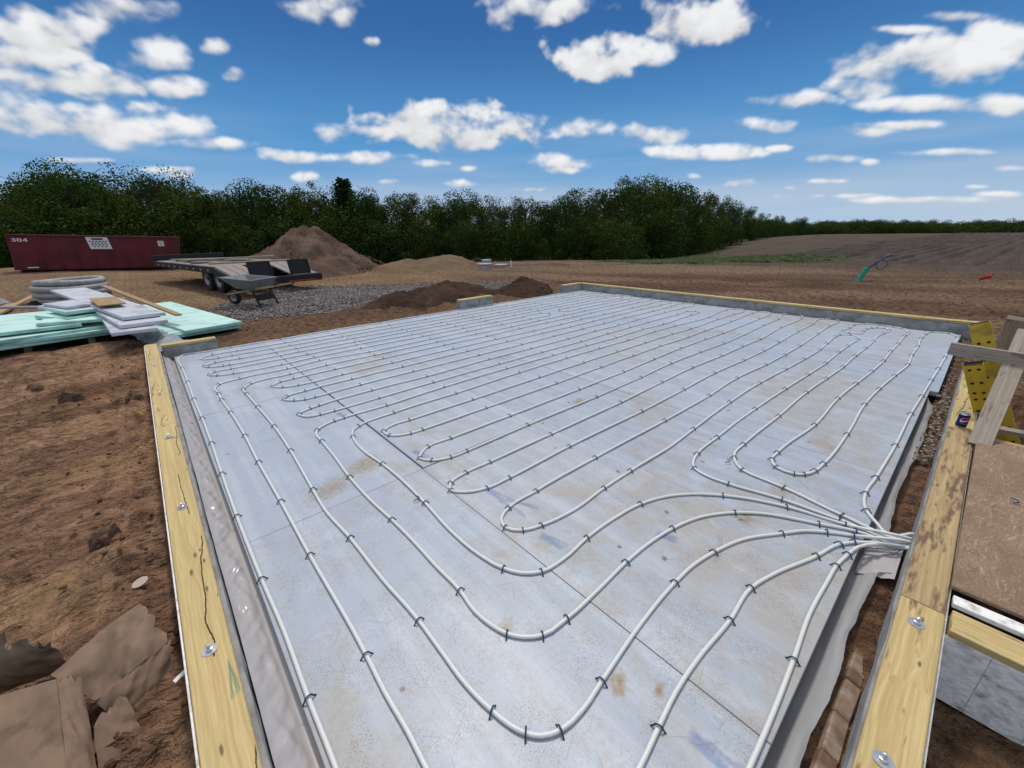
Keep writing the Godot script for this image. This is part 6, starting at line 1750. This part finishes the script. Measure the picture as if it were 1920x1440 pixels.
func tree_kind(seed_: int, kind: String, tone: Color) -> Array:       # unit height: [trunk mesh, crown mesh]
	var r := RandomNumberGenerator.new()
	r.seed = seed_
	var trunk := MB.new()
	var crown := MB.new()
	crown.tinted = true
	var centers := []
	var limb := func(a: Vector3, b: Vector3, r0: float, r1: float) -> void:
		var n := 5
		var s := trunk.v.size()
		for k in n + 1:
			var t := float(k) / n
			var c := a.lerp(b, t) + Vector3(sin(t * 4.0 + r0 * 90.0), 0, cos(t * 3.0 + r0 * 70.0)) * 0.012 * sin(t * PI)
			for j in 6:
				var an := TAU * j / 6.0
				var d := Vector3(cos(an), 0.0, sin(an))
				trunk.vert(c + d * lerpf(r0, r1, t), d)
		for k in n:
			for j in 6:
				var j2 := (j + 1) % 6
				trunk.tri(s + k * 6 + j, s + (k + 1) * 6 + j, s + (k + 1) * 6 + j2)
				trunk.tri(s + k * 6 + j, s + (k + 1) * 6 + j2, s + k * 6 + j2)
	if kind == "conifer":
		limb.call(Vector3(0, -0.02, 0), Vector3(0, 0.97, 0), 0.016, 0.003)
		for k in 22:
			var y := 0.12 + 0.84 * k / 21.0
			var rad := (1.0 - y) * 0.36 + 0.012
			for j in 7:
				var a := TAU * (j / 7.0) + k * 0.7 + r.randf() * 0.4
				for e in 3:
					var q := (e + 1) / 3.0 * r.randf_range(0.8, 1.1)
					centers.append([Vector3(cos(a) * rad * q, y - q * rad * 0.35, sin(a) * rad * q), 0.7 + 0.3 * (1.0 - y)])
		leaves(crown, centers, 14, 0.055, 0.014, tone, r)
	elif kind == "bush":
		for k in 9:
			var a := r.randf() * TAU
			limb.call(Vector3(r.randf_range(-0.05, 0.05), -0.02, r.randf_range(-0.05, 0.05)), Vector3(cos(a) * 0.3, r.randf_range(0.4, 0.75), sin(a) * 0.3), 0.016, 0.005)
		for k in 24:
			var a := k * 2.39996
			var yy := 0.10 + 0.72 * (k + 0.5) / 24.0
			var out_ := 0.46 * sqrt(maxf(0.05, 1.0 - pow((yy - 0.35) / 0.66, 2.0))) * sqrt(r.randf_range(0.2, 1.0))
			var rad := r.randf_range(0.13, 0.21)
			lobe(crown, Vector3(cos(a) * out_, minf(yy, 0.98 - rad), sin(a) * out_), rad, int(7500.0 * rad * rad) + 60, 0.0155, tone, r)
	else:
		var airy := kind == "airy"
		var wide: float = {"round": 0.38, "broad": 0.46, "tall": 0.28, "ragged": 0.36, "airy": 0.32}[kind]
		var top := Vector3(r.randf_range(-0.03, 0.03), 0.80, r.randf_range(-0.03, 0.03))
		limb.call(Vector3(0, -0.03, 0), top, 0.024, 0.007)
		var boughs := 15 if airy else 13
		for k in boughs:
			var t := 0.16 + 0.62 * k / boughs
			var base := Vector3.ZERO.lerp(top, t / 0.80)
			var a := k * 2.4 + r.randf()
			var out_ := wide * (1.0 - pow(absf(t - 0.45) / 0.62, 2.0) * 0.45) * r.randf_range(0.75, 1.1)
			var tip := base + Vector3(cos(a) * out_, r.randf_range(0.06, 0.20), sin(a) * out_)
			limb.call(base, tip, 0.010, 0.003)
			for e in (5 if airy else 7):
				var q := r.randf_range(0.35, 1.08)
				centers.append([base.lerp(tip, q) + Vector3(r.randfn(), r.randfn() * 0.8, r.randfn()) * 0.055, r.randf_range(0.6, 1.1)])
		if airy:
			for k in 40:
				var d := Vector3(r.randfn(), r.randfn(), r.randfn()).normalized() * pow(r.randf(), 0.33)
				centers.append([Vector3(d.x * wide, 0.54 + d.y * 0.43, d.z * wide), r.randf_range(0.7, 1.2)])
			leaves(crown, centers, 26, 0.075, 0.010, tone, r)
		else:
			# rounded lobes of foliage, each a shell of leaves round its own middle
			var lobes := 30
			for k in lobes:
				var t := (k + 0.5) / lobes
				var yy := 0.10 + 0.78 * t
				var env := wide * sqrt(maxf(0.08, 1.0 - pow((yy - 0.46) / 0.52, 2.0)))
				var a := k * 2.39996 + r.randf_range(-0.5, 0.5)
				var out_ := env * sqrt(r.randf_range(0.15, 1.0)) * 0.85
				var rad := r.randf_range(0.085, 0.15) * (1.0 if kind != "ragged" else 0.82)
				var c := Vector3(cos(a) * out_, yy + r.randf_range(-0.03, 0.03), sin(a) * out_)
				if c.y + rad > 1.0:
					c.y = 1.0 - rad
				lobe(crown, c, rad, int(15500.0 * rad * rad) + 90, 0.0105, tone, r)
	return [trunk.mesh(M.bark), crown.mesh(M.leaf)]

func ordinal(k: int) -> String:
	var w := ["first", "second", "third", "fourth", "fifth", "sixth", "seventh", "eighth", "ninth", "tenth", "eleventh", "twelfth", "thirteenth", "fourteenth", "fifteenth", "sixteenth", "seventeenth", "eighteenth", "nineteenth", "twentieth"]
	if k < 20:
		return w[k]
	if k % 10 == 9:
		return {29: "thirtieth", 39: "fortieth", 49: "fiftieth"}[k]
	return {2: "twenty-", 3: "thirty-", 4: "forty-"}[k / 10] + w[k % 10]

func make_trees() -> void:
	var kinds := [
		["round_tree", "rounded dark green tree", tree_kind(101, "round", Color(0.050, 0.082, 0.020))],
		["broad_tree", "broad olive green tree", tree_kind(102, "broad", Color(0.080, 0.104, 0.020))],
		["tall_tree", "tall narrow green tree", tree_kind(103, "tall", Color(0.040, 0.076, 0.020))],
		["ragged_tree", "ragged topped green tree", tree_kind(104, "ragged", Color(0.062, 0.076, 0.020))],
		["airy_tree", "thin leaved open crowned tree", tree_kind(105, "airy", Color(0.046, 0.052, 0.024))],
		["conifer_tree", "dark pointed conifer", tree_kind(106, "conifer", Color(0.026, 0.048, 0.020))],
		["woodland_shrub", "low leafy shrub", tree_kind(107, "bush", Color(0.046, 0.070, 0.016))],
	]
	var r := RandomNumberGenerator.new()
	r.seed = 33
	for k in range(0, TREES.size(), 5):
		var kd: Array = kinds[int(TREES[k + 4])]
		var n := k / 5
		var high := TREES[k + 3]
		var o := thing(kd[0], "%s, %s from the left along the woodland skyline" % [kd[1], ordinal(n)], "tree", Vector3(TREES[k], TREES[k + 2] - 0.1, TREES[k + 1]), r.randf() * TAU, "trees along the woodland skyline")
		put(kd[2][0], "trunk", o)
		put(kd[2][1], "crown", o)
		var fat := r.randf_range(0.85, 1.1)
		if kd[0] == "conifer_tree": fat = 1.5
		o.scale = Vector3(high * fat, high * 1.04, high * fat)
	var count := [0, 0]
	for k in range(0, TREES2.size(), 5):
		var v := int(TREES2[k + 4])
		var kd: Array = kinds[v]
		var high := TREES2[k + 3]
		var nth := ordinal(count[0 if v == 6 else 1])
		count[0 if v == 6 else 1] += 1
		var label := "low leafy shrub at the foot of the wood, %s from the left" % nth if v == 6 else "half hidden tree in the dark second row of the wood, %s from the left" % nth
		var o := thing(kd[0], label, "shrub" if v == 6 else "tree", Vector3(TREES2[k], TREES2[k + 2] - 0.15, TREES2[k + 1]), r.randf() * TAU, "shrubs at the foot of the wood" if v == 6 else "second row of the wood")
		put(kd[2][0], "trunk" if v != 6 else "stem", o)
		put(kd[2][1], "crown" if v != 6 else "foliage", o)
		var fat := r.randf_range(0.95, 1.3)
		o.scale = Vector3(high * fat, high, high * fat)
	# one lighter round shrub standing forward at the corner of the wood
	var s := thing("woodland_shrub", "big bright round shrub standing forward at the right corner of the wood", "shrub", Vector3(36.5, -1.55, -25.2), 0.4)
	put(kinds[6][2][0], "stem", s)
	put(kinds[6][2][1], "foliage", s)
	s.scale = Vector3(5.6, 4.4, 5.6)
	# far wood beyond the crest of the field: one dark mass
	var places := []
	for k in range(0, FARTREES.size(), 4):
		var high := FARTREES[k + 3] * 1.5
		var sc := Vector3(high * r.randf_range(0.9, 1.5), high, high * r.randf_range(0.9, 1.5))
		var q := r.randf_range(0.8, 1.15)
		places.append([Transform3D(Basis(Vector3.UP, r.randf() * TAU).scaled(sc), Vector3(FARTREES[k], FARTREES[k + 2] - high * 0.93, FARTREES[k + 1])), Color(q, q, q)])
	scatter("distant_wood", kinds[6][2][1], M.leaf, places, "dark line of distant woodland beyond the crest of the field", "woodland")

func make_small_cover() -> void:
	var lump := rock(3)
	var lump2 := rock(9)
	# gravel bed between trailer and floor
	var places := []
	var tries := 0
	while places.size() < 14000 and tries < 90000:
		tries += 1
		var x := rng.randf_range(0.2, 11.0)
		var z := rng.randf_range(-17.5, -9.6)
		var n := lumps.get_noise_2d(x * 0.8, z * 0.8) * 1.0
		var s := (x - 0.6) * 0.80 + (z + 11.6) * 0.60          # along
		var t := -(x - 0.6) * 0.60 + (z + 11.6) * 0.80          # across, towards camera
		if s < -0.2 + n or s > 9.2 + n or t < -5.6 + n or t > 0.7 - s * 0.27 + n * 0.7:
			continue
		if rng.randf() > 0.45 and absf(t + 2.3) > 2.5:
			continue
		var k := rng.randf_range(0.022, 0.055)
		var g := rng.randf_range(0.5, 1.5)
		places.append([Transform3D(spin(Vector3(k, k * 0.8, k) * 1.3), Vector3(x, ground_at(x, z) + k * 0.4, z)), Color(g * rng.randf_range(0.95, 1.08), g, g * rng.randf_range(0.9, 1.05))])
	scatter("gravel", lump, M.stone, places, "bed of loose grey gravel between the trailer and the floor", "gravel")
	# crumbs of clay on the left yard and along the berm
	places = []
	while places.size() < 3000:
		var near := rng.randf() < 0.55
		var x := -0.26 - pow(rng.randf(), 1.5) * 3.0 if near else rng.randf_range(-0.4, 10.0)
		var z := rng.randf_range(-9.5, -0.3) if near else rng.randf_range(-11.0, -8.3)
		if not near and rng.randf() > 0.55:
			x = rng.randf_range(10.0, 15.0)
			z = rng.randf_range(-9.0, 2.0)
		var k := 0.005 + pow(rng.randf(), 5.0) * 0.035
		if lumps.get_noise_2d(x * 2.0, z * 2.0) < -0.05 and k < 0.03:
			continue
		var g := rng.randf_range(0.6, 1.25)
		var gc := ground_color(x, z)
		g *= 0.95
		places.append([Transform3D(spin(Vector3(k, k * 0.7, k)), Vector3(x, ground_at(x, z) + k * 0.25 + (0.02 if x < -0.25 else 0.0), z)), Color(gc.r * g, gc.g * g, gc.b * g)])
	scatter("clay_crumbs", lump2, M.clod, places, "crumbs of brown clay strewn over the bare yard", "clay crumbs")
	# stones and clay in the trench and by the far right corner
	places = []
	while places.size() < 1500:
		var x := rng.randf_range(0.9, 9.6)
		var z := rng.randf_range(-0.01, 0.10)
		if x > 6.2:
			z = rng.randf_range(0.0, 0.34)
		var big := x > 4.2 and rng.randf() < 0.55
		var k := rng.randf_range(0.012, 0.038) if big else rng.randf_range(0.003, 0.010)
		var g := rng.randf_range(0.7, 1.3)
		var c := Color(0.50 * g, 0.42 * g, 0.34 * g) if big else Color(0.22 * g, 0.145 * g, 0.10 * g)
		var y := -0.075 + (0.03 if big else 0.0)
		if x > 6.2 and z > 0.09:
			y = 0.12
		places.append([Transform3D(spin(Vector3(k, k * 0.75, k)), Vector3(x, y + k * 0.3, z)), c])
	scatter("trench_rubble", lump2, M.clod, places, "stones and clods lying in the trench beside the right wall", "rubble")
	# clods on the field and rough ground
	places = []
	while places.size() < 5000:
		var d := rng.randf_range(11.0, 60.0)
		var a := deg_to_rad(rng.randf_range(28.0, 96.0))
		var x := sin(a) * d
		var z := -cos(a) * d
		var k := rng.randf_range(0.012, 0.05)
		var g := rng.randf_range(0.7, 1.3)
		places.append([Transform3D(spin(Vector3(k, k * 0.7, k)), Vector3(x, far_ground(x, z) + 0.01, z)), Color(0.22 * g, 0.165 * g, 0.125 * g)])
	scatter("field_clods", lump2, M.clod, places, "clods of dry earth strewn over the far ground and field", "clods")
	# grass tufts on the turf strip and below the wood
	var mb := MB.new()
	mb.tinted = true
	for k in 16:
		var a := rng.randf() * TAU
		var p := Vector3(rng.randfn() * 0.12, 0, rng.randfn() * 0.12)
		var tip := p + Vector3(cos(a) * 0.10, rng.randf_range(0.18, 0.42), sin(a) * 0.10)
		var wv := Vector3(-sin(a), 0, cos(a)) * 0.014
		mb.face([p - wv, p + wv, tip], Vector3(cos(a), 0.4, sin(a)))
	var tuft := mb.mesh(M.grass)
	places = []
	while places.size() < 9000:
		var strip := rng.randf() < 0.5
		var d := rng.randf_range(24.5, 36.0) if strip else rng.randf_range(30.0, 95.0)
		var a := deg_to_rad(rng.randf_range(54.0, 82.0) if strip else rng.randf_range(20.0, 70.0))
		var x := sin(a) * d
		var z := -cos(a) * d
		var c := ground_color(x, z)
		if c.g < c.r * 1.05:
			continue
		var k := rng.randf_range(0.5, 1.1)
		var g := rng.randf_range(0.7, 1.3)
		places.append([Transform3D(Basis(Vector3.UP, rng.randf() * TAU).scaled(Vector3(k * 1.4, k * 0.42, k * 1.4)), Vector3(x, far_ground(x, z) - 0.02, z)), Color(0.10 * g, 0.13 * g, 0.045 * g)])
	scatter("grass", tuft, M.grass, places, "rough green grass on the strip beside the field and below the wood", "grass")

# ------------------------------------------------------------------
func _ready() -> void:
	# camera
	var cam := Camera3D.new()
	cam.name = "camera"
	cam.fov = 86.834
	cam.near = 0.05
	cam.far = 3000.0
	add_child(cam)
	var p := deg_to_rad(-20.669)
	var y := deg_to_rad(41.147)
	var roll := deg_to_rad(-1.034)
	var f := Vector3(sin(y) * cos(p), sin(p), -cos(y) * cos(p))
	var right := Vector3(cos(y), 0, sin(y))
	var up := right.cross(f)
	cam.transform = Transform3D(Basis(right * cos(roll) + up * sin(roll), up * cos(roll) - right * sin(roll), -f), Vector3(0, 1.7, 0))
	cam.current = true
	# sky and sun
	var env := Environment.new()
	env.background_mode = Environment.BG_SKY
	env.sky = make_sky()
	env.tonemap_mode = Environment.TONE_MAPPER_LINEAR
	env.tonemap_exposure = 1.28
	env.sdfgi_enabled = true
	env.ssao_enabled = true
	env.ssil_enabled = true
	var we := WorldEnvironment.new()
	we.name = "environment"
	we.environment = env
	add_child(we)
	var sun := DirectionalLight3D.new()
	sun.name = "sun"
	sun.light_energy = 0.55
	sun.light_color = Color(1.0, 0.96, 0.91)
	sun.light_angular_distance = 10.0
	sun.shadow_enabled = true
	add_child(sun)
	var az := deg_to_rad(SUN_AZIMUTH)
	var el := deg_to_rad(SUN_HEIGHT)
	var to_sun := Vector3(sin(az) * cos(el), sin(el), -cos(az) * cos(el))
	sun.look_at_from_position(to_sun * 50.0, Vector3.ZERO, Vector3.UP)

	rng.seed = 20240518
	for s in [[bumps, 11, 0.16, 5], [lumps, 12, 0.35, 4], [fine, 13, 0.6, 4], [streak, 14, 0.25, 4]]:
		var nz: FastNoiseLite = s[0]
		nz.seed = s[1]
		nz.noise_type = FastNoiseLite.TYPE_SIMPLEX_SMOOTH
		nz.frequency = s[2]
		nz.fractal_octaves = s[3]
	print("sky done ", Time.get_ticks_msec())
	make_materials()
	var df := mat("dirty_foam", lin(0.40, 0.33, 0.27), 0.95)
	triplanar(df, noise_tex(61, 0.02, [[0.0, lin(0.28, 0.2, 0.14)], [0.4, lin(0.5, 0.38, 0.29)], [0.75, grey(0.95)], [1.0, grey(1.0)]], 256, 5), 0.6)
	mat("pale_card", lin(0.45, 0.36, 0.30), 0.85)
	print("materials ", Time.get_ticks_msec())
	make_ground()
	print("ground ", Time.get_ticks_msec())
	make_floor()
	make_walls()
	make_tubing()
	make_film()
	print("floor ", Time.get_ticks_msec())
	make_right_side()
	make_left_yard()
	make_yard()
	print("yard ", Time.get_ticks_msec())
	make_trees()
	print("trees ", Time.get_ticks_msec())
	make_small_cover()
	print("done ", Time.get_ticks_msec())
